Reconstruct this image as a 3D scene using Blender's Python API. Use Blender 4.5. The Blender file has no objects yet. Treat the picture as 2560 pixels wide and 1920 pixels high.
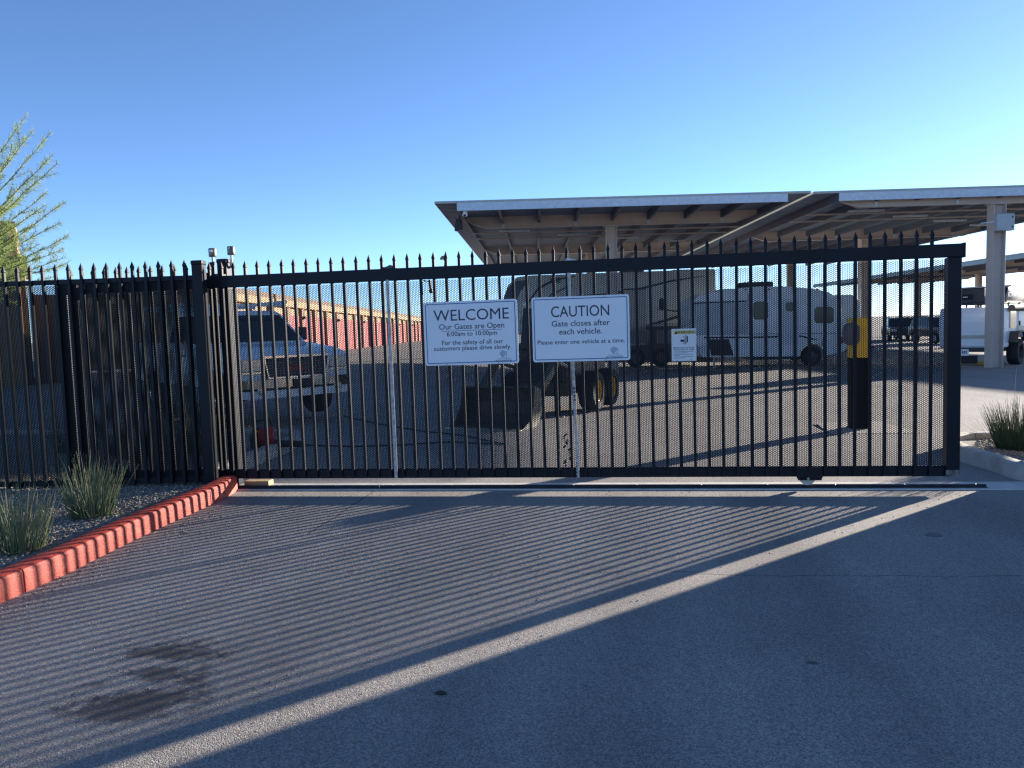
import bpy, bmesh, math, random
import numpy as np
from mathutils import Vector, Matrix

R = math.radians
SC = bpy.context.scene
COL = SC.collection
random.seed(7)
rng = np.random.default_rng(11)

# ------------------------------------------------------------------ camera
YAW, PITCH, ROLL = 0.14583, 0.07332, -0.03197
CAM = np.array([0.5268, -7.0846, 1.5156])
FPX = 1923.0                                    # focal length in pixels of a 2560 px wide frame
fwd = np.array([-math.sin(YAW) * math.cos(PITCH), math.cos(YAW) * math.cos(PITCH), -math.sin(PITCH)])
_r = np.array([math.cos(YAW), math.sin(YAW), 0.0])
_u = np.cross(_r, fwd)
c_, s_ = math.cos(ROLL), math.sin(ROLL)
right = c_ * _r + s_ * _u
up = -s_ * _r + c_ * _u
cam_data = bpy.data.cameras.new('camera')
cam = bpy.data.objects.new('camera', cam_data)
COL.objects.link(cam)
cam_data.sensor_width = 36.0
cam_data.lens = FPX / 2560 * 36.0
cam_data.clip_start = 0.05
cam_data.clip_end = 5000
cam.matrix_world = Matrix(((right[0], up[0], -fwd[0], CAM[0]), (right[1], up[1], -fwd[1], CAM[1]),
                           (right[2], up[2], -fwd[2], CAM[2]), (0, 0, 0, 1)))
SC.camera = cam

# ------------------------------------------------------------------ sky, sun, exposure
SUN_EL, SUN_AZ = R(11.1), R(45.3)               # azimuth from +Y towards +X
world = bpy.data.worlds.new('World')
SC.world = world
world.use_nodes = True
wn = world.node_tree
bg = wn.nodes['Background']
sky = wn.nodes.new('ShaderNodeTexSky')
sky.sky_type = 'NISHITA'
sky.sun_disc = False
sky.sun_elevation = SUN_EL
sky.sun_rotation = SUN_AZ
sky.altitude = 350
sky.air_density = 0.52
sky.dust_density = 0.09
sky.ozone_density = 2.9
wn.links.new(sky.outputs[0], bg.inputs[0])
bg.inputs[1].default_value = 0.057
sun_d = bpy.data.lights.new('sun', 'SUN')
sun_d.energy = 3.2
sun_d.angle = R(0.53)
sun_d.color = (1.0, 0.90, 0.78)
sun = bpy.data.objects.new('sun', sun_d)
COL.objects.link(sun)
SUNV = Vector((math.sin(SUN_AZ) * math.cos(SUN_EL), math.cos(SUN_AZ) * math.cos(SUN_EL), math.sin(SUN_EL)))
sun.rotation_euler = SUNV.to_track_quat('Z', 'Y').to_euler()
sun.location = SUNV * 60
vs = SC.view_settings
vs.view_transform = 'Standard'
vs.look = 'None'
vs.exposure = 2.45
vs.gamma = 1.0
vs.use_curve_mapping = False
SC.cycles.max_bounces = 8
SC.cycles.use_denoising = True
SC.cycles.denoiser = 'OPENIMAGEDENOISE'
SC.cycles.denoising_input_passes = 'RGB_ALBEDO_NORMAL'
SC.cycles.denoising_prefilter = 'NONE'          # keeps the pinholes of the perforated panels crisp
SC.cycles.use_adaptive_sampling = False
SC.cycles.filter_width = 1.35
SC.cycles.sample_clamp_indirect = 3.0
SC.cycles.transparent_max_bounces = 8

# ------------------------------------------------------------------ pixel -> place helpers
def ray(px, py):
    return fwd + right * (px - 1280) / FPX + up * (960 - py) / FPX

def sstep(a, b, x):
    t = min(1.0, max(0.0, (x - a) / (b - a)))
    return t * t * (3 - 2 * t)

def gz(x, y):                                   # the yard falls gently away behind the gate
    return -0.015 * min(30.0, max(0.0, y - 2.0)) * sstep(-11, -3, x)

def GP(px, py, h=0.0):                          # where the line of sight meets the ground (+h)
    d = ray(px, py)
    z = 0.0
    for _ in range(40):
        t = (z + h - CAM[2]) / d[2]
        P = CAM + d * t
        z = 0.6 * z + 0.4 * gz(P[0], P[1])
    t = (z + h - CAM[2]) / d[2]
    P = CAM + d * t
    return Vector(P)

def onplane(px, py, P0, nrm):                   # line of sight meets a plane through P0
    d = ray(px, py)
    n = np.array(nrm, float)
    t = ((np.array(P0) - CAM) @ n) / (d @ n)
    return Vector(CAM + d * t)

def aty(px, py, y):
    return onplane(px, py, (0, y, 0), (0, 1, 0))

# ------------------------------------------------------------------ materials
MATS = {}
def mat(name, col, rough=0.6, metal=0.0, var=0.12, scale=6.0, bump=0.0, bscale=60.0, spec=0.5, col2=None, coat=0.0):
    if name in MATS:
        return MATS[name]
    m = bpy.data.materials.new(name)
    m.use_nodes = True
    nt = m.node_tree
    b = nt.nodes['Principled BSDF']
    b.inputs['Roughness'].default_value = rough
    b.inputs['Metallic'].default_value = metal
    b.inputs['Specular IOR Level'].default_value = spec
    if coat:
        b.inputs['Coat Weight'].default_value = coat
        b.inputs['Coat Roughness'].default_value = 0.08
    tc = nt.nodes.new('ShaderNodeTexCoord')
    nz = nt.nodes.new('ShaderNodeTexNoise')
    nz.inputs['Scale'].default_value = scale
    nz.inputs['Detail'].default_value = 6
    nt.links.new(tc.outputs['Object'], nz.inputs['Vector'])
    rp = nt.nodes.new('ShaderNodeValToRGB')
    a = [max(0, c * (1 - var)) for c in col]
    bb = [min(1, c * (1 + var)) for c in (col2 or col)]
    rp.color_ramp.elements[0].position = 0.3
    rp.color_ramp.elements[1].position = 0.72
    rp.color_ramp.elements[0].color = (*a, 1)
    rp.color_ramp.elements[1].color = (*bb, 1)
    nt.links.new(nz.outputs['Fac'], rp.inputs['Fac'])
    nt.links.new(rp.outputs['Color'], b.inputs['Base Color'])
    if bump:
        n2 = nt.nodes.new('ShaderNodeTexNoise')
        n2.inputs['Scale'].default_value = bscale
        n2.inputs['Detail'].default_value = 4
        nt.links.new(tc.outputs['Object'], n2.inputs['Vector'])
        bp = nt.nodes.new('ShaderNodeBump')
        bp.inputs['Strength'].default_value = bump
        bp.inputs['Distance'].default_value = 0.01
        nt.links.new(n2.outputs['Fac'], bp.inputs['Height'])
        nt.links.new(bp.outputs['Normal'], b.inputs['Normal'])
    MATS[name] = m
    return m

def N(nt, t, **kw):
    n = nt.nodes.new(t)
    for k, v in kw.items():
        setattr(n, k, v)
    return n

def math_n(nt, op, a, b=None, c=None, clamp=False):
    n = N(nt, 'ShaderNodeMath', operation=op, use_clamp=clamp)
    for i, v in enumerate((a, b, c)):
        if v is None:
            continue
        if isinstance(v, (int, float)):
            n.inputs[i].default_value = v
        else:
            nt.links.new(v, n.inputs[i])
    return n.outputs[0]

def mixc(nt, fac, a, b, blend='MIX'):
    n = N(nt, 'ShaderNodeMix', data_type='RGBA', blend_type=blend)
    for sock, v in ((n.inputs[0], fac), (n.inputs[6], a), (n.inputs[7], b)):
        if isinstance(v, (int, float)):
            sock.default_value = v
        elif isinstance(v, tuple):
            sock.default_value = v if len(v) == 4 else (*v, 1)
        else:
            nt.links.new(v, sock)
    return n.outputs[2]

def asphalt_mat():
    m = bpy.data.materials.new('asphalt')
    m.use_nodes = True
    nt = m.node_tree
    b = nt.nodes['Principled BSDF']
    geo = N(nt, 'ShaderNodeNewGeometry')
    pos = geo.outputs['Position']
    sep = N(nt, 'ShaderNodeSeparateXYZ')
    nt.links.new(pos, sep.inputs[0])
    X, Y = sep.outputs[0], sep.outputs[1]
    def noise(scale, detail=5, rough=0.6, dist=0.0):
        n = N(nt, 'ShaderNodeTexNoise')
        n.inputs['Scale'].default_value = scale
        n.inputs['Detail'].default_value = detail
        n.inputs['Roughness'].default_value = rough
        n.inputs['Distortion'].default_value = dist
        nt.links.new(pos, n.inputs['Vector'])
        return n.outputs['Fac']
    def ramp(f, p0, p1, c0, c1):
        r = N(nt, 'ShaderNodeValToRGB')
        r.color_ramp.elements[0].position = p0
        r.color_ramp.elements[1].position = p1
        r.color_ramp.elements[0].color = (*c0, 1)
        r.color_ramp.elements[1].color = (*c1, 1)
        nt.links.new(f, r.inputs['Fac'])
        return r.outputs['Color']
    base = ramp(noise(0.55, 7, 0.65), 0.3, 0.7, (0.245, 0.224, 0.202), (0.335, 0.308, 0.280))
    # stone chips in the binder, each with its own tone
    v = N(nt, 'ShaderNodeTexVoronoi')
    v.inputs['Scale'].default_value = 190
    nt.links.new(pos, v.inputs['Vector'])
    vs_ = N(nt, 'ShaderNodeSeparateColor')
    nt.links.new(v.outputs['Color'], vs_.inputs[0])
    chip = ramp(vs_.outputs[0], 0.15, 0.95, (0.55, 0.55, 0.56), (1.5, 1.48, 1.44))
    col = mixc(nt, 0.85, base, chip, 'MULTIPLY')
    # sparse pale stones
    v2 = N(nt, 'ShaderNodeTexVoronoi')
    v2.inputs['Scale'].default_value = 26
    nt.links.new(pos, v2.inputs['Vector'])
    s2 = N(nt, 'ShaderNodeSeparateColor')
    nt.links.new(v2.outputs['Color'], s2.inputs[0])
    pale = math_n(nt, 'MULTIPLY', math_n(nt, 'LESS_THAN', v2.outputs['Distance'], 0.16), math_n(nt, 'GREATER_THAN', s2.outputs[0], 0.86))
    col = mixc(nt, math_n(nt, 'MULTIPLY', pale, 0.75), col, (0.42, 0.40, 0.37))
    # broad wear streaks along the driving direction
    mp = N(nt, 'ShaderNodeMapping')
    mp.inputs['Scale'].default_value = (1.3, 0.22, 1)
    nt.links.new(pos, mp.inputs['Vector'])
    ws = N(nt, 'ShaderNodeTexNoise')
    ws.inputs['Scale'].default_value = 1.1
    ws.inputs['Detail'].default_value = 4
    nt.links.new(mp.outputs[0], ws.inputs['Vector'])
    col = mixc(nt, 1.0, col, ramp(ws.outputs['Fac'], 0.35, 0.68, (0.86, 0.86, 0.87), (1.1, 1.09, 1.08)), 'MULTIPLY')
    # oil stains
    stain = None
    sn = math_n(nt, 'ADD', math_n(nt, 'MULTIPLY', noise(5.5, 6, 0.7), 0.72), math_n(nt, 'MULTIPLY', noise(38, 4, 0.6), 0.28))
    sn2 = noise(1.9, 4, 0.6)
    for (px, py, rx, ry, k) in ((445, 1630, .25, .13, .85), (410, 1688, .19, .13, .85), (380, 1748, .31, .12, .9), (300, 1785, .27, .09, .8), (235, 1712, .08, .05, .6), (1110, 1735, .03, .02, .9), (2030, 1657, .028, .016, .9)):
        P = GP(px, py)
        dx = math_n(nt, 'DIVIDE', math_n(nt, 'SUBTRACT', X, float(P.x)), rx)
        dy = math_n(nt, 'DIVIDE', math_n(nt, 'SUBTRACT', Y, float(P.y)), ry)
        r2 = math_n(nt, 'SQRT', math_n(nt, 'ADD', math_n(nt, 'MULTIPLY', dx, dx), math_n(nt, 'MULTIPLY', dy, dy)))
        f = math_n(nt, 'SUBTRACT', math_n(nt, 'ADD', 1.12, math_n(nt, 'MULTIPLY', math_n(nt, 'SUBTRACT', sn, 0.5), 5.6)), r2, None)
        f = math_n(nt, 'MULTIPLY', math_n(nt, 'MULTIPLY', f, 1.6, None, True), k)
        stain = f if stain is None else math_n(nt, 'MAXIMUM', stain, f)
    col = mixc(nt, math_n(nt, 'MULTIPLY', stain, 0.9), col, (0.030, 0.027, 0.025))
    # hairline cracks and a paving seam
    wob = math_n(nt, 'MULTIPLY', math_n(nt, 'SUBTRACT', noise(1.6, 5), 0.5), 0.16)
    def crack(p0, p1, w, x0, x1):
        A, B = GP(*p0), GP(*p1)
        sl = (B.y - A.y) / (B.x - A.x)
        d = math_n(nt, 'SUBTRACT', math_n(nt, 'SUBTRACT', Y, math_n(nt, 'MULTIPLY', X, sl)), float(A.y - sl * A.x))
        d = math_n(nt, 'ABSOLUTE', math_n(nt, 'ADD', d, wob))
        f = math_n(nt, 'LESS_THAN', d, w * math.sqrt(1 + sl * sl))
        f = math_n(nt, 'MULTIPLY', f, math_n(nt, 'GREATER_THAN', X, x0))
        return math_n(nt, 'MULTIPLY', f, math_n(nt, 'LESS_THAN', X, x1))
    ck = crack((690, 1425), (1900, 1432), 0.0045, -1.9, 1.0)
    ck = math_n(nt, 'MAXIMUM', ck, crack((1500, 1436), (2450, 1440), 0.0045, 0.9, 3.0))
    A, B = GP(965, 1208), GP(770, 1336)
    sl = (B.x - A.x) / (B.y - A.y)
    d = math_n(nt, 'SUBTRACT', math_n(nt, 'SUBTRACT', X, math_n(nt, 'MULTIPLY', Y, sl)), float(A.x - sl * A.y))
    d = math_n(nt, 'ABSOLUTE', math_n(nt, 'ADD', d, math_n(nt, 'MULTIPLY', wob, 0.5)))
    f = math_n(nt, 'MULTIPLY', math_n(nt, 'LESS_THAN', d, 0.008), math_n(nt, 'MULTIPLY', math_n(nt, 'GREATER_THAN', Y, float(B.y)), math_n(nt, 'LESS_THAN', Y, -.08)))
    ck = math_n(nt, 'MAXIMUM', ck, f)
    # faint tyre-darkened tracks through the gate
    for xc in (-1.35, 0.45, 1.55):
        tw = math_n(nt, 'ABSOLUTE', math_n(nt, 'ADD', math_n(nt, 'SUBTRACT', X, xc), math_n(nt, 'MULTIPLY', math_n(nt, 'SUBTRACT', sn2, 0.5), 0.5)))
        tw = math_n(nt, 'SUBTRACT', 1.0, math_n(nt, 'DIVIDE', tw, 0.28), None, True)
        col = mixc(nt, math_n(nt, 'MULTIPLY', tw, 0.16), col, (0.07, 0.07, 0.075))
    col = mixc(nt, math_n(nt, 'MULTIPLY', ck, 0.7), col, (0.02, 0.02, 0.021))
    # dusty, sun bleached paving in the yard
    far = math_n(nt, 'DIVIDE', math_n(nt, 'SUBTRACT', Y, 0.3), 1.5, None, True)
    col = mixc(nt, math_n(nt, 'MULTIPLY', far, 0.35), col, ramp(noise(0.35, 6), 0.3, 0.75, (0.19, 0.185, 0.18), (0.28, 0.27, 0.26)))
    nt.links.new(col, b.inputs['Base Color'])
    rr = math_n(nt, 'SUBTRACT', 0.9, math_n(nt, 'MULTIPLY', stain, 0.25))
    nt.links.new(rr, b.inputs['Roughness'])
    b.inputs['Specular IOR Level'].default_value = 0.35
    bp = N(nt, 'ShaderNodeBump')
    bp.inputs['Strength'].default_value = 0.55
    bp.inputs['Distance'].default_value = 0.004
    h = math_n(nt, 'ADD', math_n(nt, 'MULTIPLY', v.outputs['Distance'], -0.9), math_n(nt, 'MULTIPLY', noise(45, 4), 1.4))
    h = math_n(nt, 'SUBTRACT', h, math_n(nt, 'MULTIPLY', ck, 2.0))
    nt.links.new(h, bp.inputs['Height'])
    nt.links.new(bp.outputs['Normal'], b.inputs['Normal'])
    return m

BLACK = mat('black_paint', (0.005, 0.007, 0.013), 0.5, 0, 0.3, 3, 0.06, 90, 0.25)
BLACKM = mat('black_perforated', (0.005, 0.006, 0.008), 0.6, 0, 0.2, 3, spec=0.25)
STEEL = mat('bare_steel', (0.42, 0.42, 0.40), 0.42, 0.8, 0.15, 14)
GALV = mat('galvanised', (0.56, 0.62, 0.68), 0.5, 0.25, 0.10, 9)
DECK = mat('deck_steel', (0.20, 0.24, 0.31), 0.55, 0.35, 0.1, 2)
PURL = mat('purlin_steel', (0.12, 0.15, 0.20), 0.55, 0.35, 0.12, 4)
TAN = mat('tan_paint', (0.57, 0.47, 0.41), 0.6, 0, 0.06, 3, 0.03, 40)
TRACK = mat('track_paint', (0.030, 0.031, 0.034), 0.38, 0.3, 0.4, 9, 0.1, 60)
CONC = mat('concrete', (0.40, 0.37, 0.33), 0.85, 0, 0.16, 7, 0.35, 120)
REDK = mat('red_kerb_paint', (0.42, 0.044, 0.026), 0.6, 0, 0.16, 7, 0.3, 70, col2=(0.51, 0.080, 0.048))
def worn(m, wear_col, scale, lo, hi, amount=1.0):
    """chips and scuffs where the paint has worn through"""
    nt = m.node_tree
    b = nt.nodes['Principled BSDF']
    src = b.inputs['Base Color'].links[0].from_socket
    tc = N(nt, 'ShaderNodeTexCoord')
    nz = N(nt, 'ShaderNodeTexNoise')
    nz.inputs['Scale'].default_value = scale
    nz.inputs['Detail'].default_value = 8
    nz.inputs['Roughness'].default_value = 0.68
    nt.links.new(tc.outputs['Object'], nz.inputs['Vector'])
    mr = N(nt, 'ShaderNodeMapRange')
    mr.inputs[1].default_value, mr.inputs[2].default_value = lo, hi
    mr.inputs[4].default_value = amount
    nt.links.new(nz.outputs['Fac'], mr.inputs[0])
    nt.links.new(mixc(nt, mr.outputs[0], src, wear_col), b.inputs['Base Color'])
worn(REDK, (0.30, 0.17, 0.14), 14, 0.60, 0.72, 0.75)
worn(REDK, (0.10, 0.06, 0.05), 3.5, 0.60, 0.75, 0.45)
worn(BLACK, (0.040, 0.043, 0.052), 22, 0.64, 0.78, 0.6)
worn(CONC, (0.24, 0.21, 0.18), 2.2, 0.52, 0.72, 0.7)
WHITEP = mat('white_sign', (0.74, 0.76, 0.80), 0.42, 0, 0.02, 2)
RUBBER = mat('rubber', (0.022, 0.022, 0.023), 0.85, 0, 0.3, 14, 0.3, 60)
GLASS = mat('dark_glass', (0.018, 0.021, 0.025), 0.08, 0, 0.1, 3, spec=0.6)
CHROME = mat('chrome', (0.62, 0.62, 0.63), 0.16, 1.0, 0.05, 4)
SILVER = mat('silver_paint', (0.84, 0.85, 0.87), 0.35, 0.05, 0.04, 2, coat=0.5)
WHITEB = mat('white_body', (0.84, 0.85, 0.87), 0.35, 0, 0.03, 2, coat=0.3)
BEIGEB = mat('beige_body', (0.64, 0.61, 0.55), 0.4, 0, 0.05, 2)
DARKG = mat('dark_plastic', (0.035, 0.036, 0.038), 0.6, 0, 0.2, 8)
YEL = mat('yellow_paint', (0.72, 0.44, 0.02), 0.5, 0, 0.08, 6)
RED = mat('red_paint', (0.45, 0.02, 0.02), 0.45, 0, 0.1, 5)
INK = mat('ink_navy', (0.020, 0.024, 0.045), 0.5, 0, 0.05)
INKG = mat('ink_slate', (0.040, 0.050, 0.078), 0.5, 0, 0.05)
INKB = mat('ink_blue', (0.03, 0.12, 0.30), 0.5, 0, 0.05)
INKL = mat('ink_faded', (0.16, 0.24, 0.34), 0.5, 0, 0.05)
WOOD = mat('timber', (0.42, 0.29, 0.15), 0.75, 0, 0.3, 12, 0.2, 50)

# ------------------------------------------------------------------ mesh builder
class MB:
    def __init__(s):
        s.v, s.f = [], []
    def add(s, vs, fs):
        o = len(s.v)
        s.v += [tuple(p) for p in vs]
        s.f += [tuple(i + o for i in f) for f in fs]
        return s
    def box(s, x0, x1, y0, y1, z0, z1, M=None):
        P = [(x0, y0, z0), (x1, y0, z0), (x1, y1, z0), (x0, y1, z0), (x0, y0, z1), (x1, y0, z1), (x1, y1, z1), (x0, y1, z1)]
        if M is not None:
            P = [M @ Vector(p) for p in P]
        return s.add(P, [(0, 3, 2, 1), (4, 5, 6, 7), (0, 1, 5, 4), (1, 2, 6, 5), (2, 3, 7, 6), (3, 0, 4, 7)])
    def bar(s, a, b, w, h=None, upv=(0, 0, 1)):
        a, b = Vector(a), Vector(b)
        h = h or w
        d = (b - a).normalized()
        sd = d.cross(Vector(upv))
        if sd.length < 1e-5:
            sd = d.cross(Vector((0, 1, 0)))
        sd.normalize()
        u = sd.cross(d)
        P = []
        for q in (a, b):
            for i, j in ((-1, -1), (1, -1), (1, 1), (-1, 1)):
                P.append(q + sd * i * w / 2 + u * j * h / 2)
        return s.add(P, [(0, 1, 2, 3), (7, 6, 5, 4), (0, 4, 5, 1), (1, 5, 6, 2), (2, 6, 7, 3), (3, 7, 4, 0)])
    def tube(s, pts, r, n=8, cap=True):
        pts = [Vector(p) for p in pts]
        rs = r if isinstance(r, (list, tuple)) else [r] * len(pts)
        P, F = [], []
        prev = None
        for i, p in enumerate(pts):
            d = (pts[min(i + 1, len(pts) - 1)] - pts[max(i - 1, 0)]).normalized()
            if prev is None:
                a = d.cross(Vector((0, 0, 1)))
                if a.length < 1e-3:
                    a = d.cross(Vector((1, 0, 0)))
            else:
                a = prev - d * prev.dot(d)
            a.normalize()
            prev = a
            b = d.cross(a)
            for k in range(n):
                t = 2 * math.pi * k / n
                P.append(p + (a * math.cos(t) + b * math.sin(t)) * rs[i])
        for i in range(len(pts) - 1):
            for k in range(n):
                F.append((i * n + k, i * n + (k + 1) % n, (i + 1) * n + (k + 1) % n, (i + 1) * n + k))
        if cap:
            F.append(tuple(range(n))[::-1])
            F.append(tuple((len(pts) - 1) * n + k for k in range(n)))
        return s.add(P, F)
    def prism(s, poly, o, ux, uy, ext):
        """polygon (a,b) -> o + a*ux + b*uy, extruded by the vector ext"""
        o, ux, uy, ext = Vector(o), Vector(ux), Vector(uy), Vector(ext)
        n = len(poly)
        P = [o + ux * a + uy * b for a, b in poly] + [o + ux * a + uy * b + ext for a, b in poly]
        F = [tuple(range(n)), tuple(range(2 * n - 1, n - 1, -1))]
        F += [(i, i + n, (i + 1) % n + n, (i + 1) % n) for i in range(n)]
        return s.add(P, F)
    def lathe(s, prof, o, axis, n=20, start=0.0):
        o, ax = Vector(o), Vector(axis).normalized()
        a = ax.cross(Vector((0, 0, 1)))
        if a.length < 1e-3:
            a = Vector((1, 0, 0))
        a.normalize()
        b = ax.cross(a)
        P, F = [], []
        m = len(prof)
        for k in range(n):
            t = start + 2 * math.pi * k / n
            d = a * math.cos(t) + b * math.sin(t)
            P += [o + d * r + ax * h for r, h in prof]
        for k in range(n):
            for i in range(m - 1):
                F.append((k * m + i, k * m + i + 1, ((k + 1) % n) * m + i + 1, ((k + 1) % n) * m + i))
        return s.add(P, F)
    def ell(s, c, r, n=10, m=6):
        prof = [(max(1e-4, math.sin(math.pi * i / m)), -math.cos(math.pi * i / m)) for i in range(m + 1)]
        t = MB().lathe(prof, (0, 0, 0), (0, 0, 1), n)
        return s.add([(c[0] + p[0] * r[0], c[1] + p[1] * r[1], c[2] + p[2] * r[2]) for p in t.v], t.f)
    def mesh(s, name, m, bevel=0.0, seg=1, smooth=False):
        me = bpy.data.meshes.new(name)
        me.from_pydata([tuple(p) for p in s.v], [], s.f)
        bm = bmesh.new()
        bm.from_mesh(me)
        bmesh.ops.recalc_face_normals(bm, faces=bm.faces)
        if bevel:
            es = [e for e in bm.edges if len(e.link_faces) == 2 and e.calc_face_angle(0) > 0.35]
            bmesh.ops.bevel(bm, geom=es, offset=bevel, segments=seg, profile=0.6, affect='EDGES', clamp_overlap=True)
        bm.to_mesh(me)
        bm.free()
        me.materials.append(m)
        if smooth:
            me.polygons.foreach_set('use_smooth', [True] * len(me.polygons))
            try:
                me.set_sharp_from_angle(angle=R(38))
            except Exception:
                pass
        me.update()
        return me
    def build(s, name, m, parent=None, bevel=0.0, seg=1, smooth=False):
        return obj(name, s.mesh(name, m, bevel, seg, smooth), parent)

def obj(name, me, parent=None, loc=None):
    o = bpy.data.objects.new(name, me)
    COL.objects.link(o)
    if parent is not None:
        o.parent = parent
    if loc is not None:
        o.location = loc
    return o

def thing(name, label, cat, loc=(0, 0, 0), rz=0.0, group=None):
    o = bpy.data.objects.new(name, None)
    COL.objects.link(o)
    o.empty_display_size = 0.2
    o.location = loc
    o.rotation_euler = (0, 0, rz)
    return tag(o, label, cat, group)

def tag(o, label=None, cat=None, group=None, kind=None):
    if label: o['label'] = label
    if cat: o['category'] = cat
    if group: o['group'] = group
    if kind: o['kind'] = kind
    return o

def copy_tree(o, parent=None):
    c = o.copy()
    COL.objects.link(c)
    c.parent = parent
    for ch in list(o.children):
        copy_tree(ch, c)
    return c

def text_mesh(name, body, size, m, parent, loc, align='CENTER', bold=0.0, sx=1.0, depth=0.0006, basis=None, spacing=1.0):
    """flat lettering standing in the XZ plane (facing -Y) unless a basis is given"""
    cu = bpy.data.curves.new(name, 'FONT')
    cu.body = body
    cu.size = size
    cu.align_x = align
    cu.offset = bold * size
    cu.extrude = depth
    cu.space_character = spacing
    cu.resolution_u = 3
    t = bpy.data.objects.new(name, cu)
    COL.objects.link(t)
    dg = bpy.context.evaluated_depsgraph_get()
    me = bpy.data.meshes.new_from_object(t.evaluated_get(dg))
    bpy.data.objects.remove(t)
    B = basis or Matrix(((1, 0, 0), (0, 0, -1), (0, 1, 0)))
    for v in me.vertices:
        v.co = B @ Vector((v.co.x * sx, v.co.y, v.co.z))
    me.materials.clear()
    me.materials.append(m)
    return obj(name, me, parent, loc)

def wheel(parent, c, axis, r, w, rimr, rim_m, n=24):
    """tyre with its rim as sub-part; axis points outwards"""
    h = w / 2
    prof = [(rimr, -h), (r * .93, -h), (r, -h * .72), (r, h * .72), (r * .93, h), (rimr * 1.02, h), (rimr, h * .82), (rimr, -h)]
    t = MB().lathe(prof, c, axis, n)
    wh = t.build('wheel', RUBBER, parent, smooth=True)
    k = rimr
    rp = [(.0005, h * .55), (k * .22, h * .55), (k * .28, h * .35), (k * .78, h * .30), (k * .86, h * .75), (k * .98, h * .85), (k * .98, -h * .5), (.0005, -h * .5)]
    rm = MB().lathe(rp, c, axis, n).build('rim', rim_m, wh, smooth=True)
    a = Vector(axis).normalized()
    e1 = a.cross(Vector((0, 0, 1))).normalized()
    e2 = a.cross(e1)
    nb = MB()
    for i in range(6):
        q = Vector(c) + a * h * .33 + (e1 * math.cos(i * math.pi / 3) + e2 * math.sin(i * math.pi / 3)) * k * .55
        nb.lathe([(k * .12, 0), (k * .10, h * .06), (.0005, h * .06)], q, a, 8)
    return wh

# ================================================================== THE SETTING
def ground_sheet():
    xs = [-2500, -600, -150, -60, -30, -20] + [-14 + i for i in range(0, 16)] + [4, 8, 14, 22, 40, 80, 200, 700, 2500]
    ys = [-2500, -600, -120, -40, -14, -8, -5, -2, 0, 2] + [4 + 2 * i for i in range(15)] + [36, 45, 60, 90, 150, 300, 800, 2500]
    V = [(x, y, gz(x, y)) for y in ys for x in xs]
    n = len(xs)
    F = [(j * n + i, j * n + i + 1, (j + 1) * n + i + 1, (j + 1) * n + i) for j in range(len(ys) - 1) for i in range(n - 1)]
    me = bpy.data.meshes.new('asphalt_ground')
    me.from_pydata(V, [], F)
    me.materials.append(asphalt_mat())
    return tag(obj('asphalt_ground', me), 'worn grey asphalt driveway and yard under the gate', None, None, 'structure')
ground_sheet()

# concrete strip that carries the gate track
st = MB().box(-6.4, 9.0, -0.075, 0.235, -0.05, 0.008)
tag(st.build('concrete_strip', mat('pale_concrete', (.58, .54, .48), .85, 0, .14, 7, .3, 120), None, 0.004), kind='structure')

def kerb(name, path, w, h, m, gaps, kind_label=None, side=-1):
    """kerb sections along a path of (x,y); the kerb stands on the given side of the path"""
    P = [Vector((x, y, 0)) for x, y in path]
    # resample
    L = [0]
    for a, b in zip(P, P[1:]):
        L.append(L[-1] + (b - a).length)
    def at(s):
        for i in range(len(P) - 1):
            if s <= L[i + 1] or i == len(P) - 2:
                t = (s - L[i]) / (L[i + 1] - L[i])
                return P[i].lerp(P[i + 1], t), (P[i + 1] - P[i]).normalized()
    root = None
    cuts = [0] + gaps + [L[-1]]
    prof = [(0, -0.05), (0.004, h * .82), (0.012, h * .94), (0.032, h), (w - .025, h), (w, h * .93), (w, -0.05)]
    for s0, s1 in zip(cuts, cuts[1:]):
        s0 += 0.006; s1 -= 0.006
        n = max(2, int((s1 - s0) / 0.12))
        V, F = [], []
        k = len(prof)
        for i in range(n + 1):
            q, d = at(s0 + (s1 - s0) * i / n)
            # smoothed direction
            q2, d2 = at(min(L[-1], s0 + (s1 - s0) * i / n + 0.1)); q1, d1 = at(max(0, s0 + (s1 - s0) * i / n - 0.1))
            d = (q2 - q1).normalized()
            nrm = Vector((-d.y, d.x, 0)) * side
            for a, b in prof:
                jz = random.uniform(-.0008, .0008)
                V.append((q.x + nrm.x * a, q.y + nrm.y * a, gz(q.x, q.y) + b + jz))
        for i in range(n):
            for j in range(k - 1):
                F.append((i * k + j, i * k + j + 1, (i + 1) * k + j + 1, (i + 1) * k + j))
        F.append(tuple(range(k))); F.append(tuple(n * k + j for j in range(k)))
        b = MB().add(V, F)
        if root is None:
            root = b.build(name, m, None, smooth=True)
            tag(root, kind='structure')
        else:
            b.build('kerb_section', m, root, smooth=True)
    return root
kerb('red_kerb', [(-3.27, -.06), (-3.21, -.42), (-3.20, -.85), (-3.195, -1.32), (-3.175, -1.82), (-3.14, -2.31), (-3.11, -2.6), (-3.11, -3.0), (-3.12, -3.6), (-3.13, -6.5)], 0.165, 0.152, REDK, [.62, 2.93, 4.6], side=-1)
kerb('yard_kerb', [(-3.75, 0.30), (-3.74, 1.0), (-3.80, 2.2), (-3.95, 3.1), (-4.15, 3.45), (-4.5, 3.62), (-5.4, 3.7), (-11, 3.9)], 0.16, 0.15, CONC, [1.9, 3.6], side=1)
isl = kerb('island_kerb', [(8.5, 0.22), (4.25, 0.20), (4.02, 0.27), (3.985, 0.42), (3.97, 0.85), (3.90, 1.25), (3.93, 1.75), (4.10, 2.2), (4.35, 2.42), (4.9, 2.5), (8.5, 2.6)], 0.15, 0.15, CONC, [4.45, 6.9], side=-1)

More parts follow.
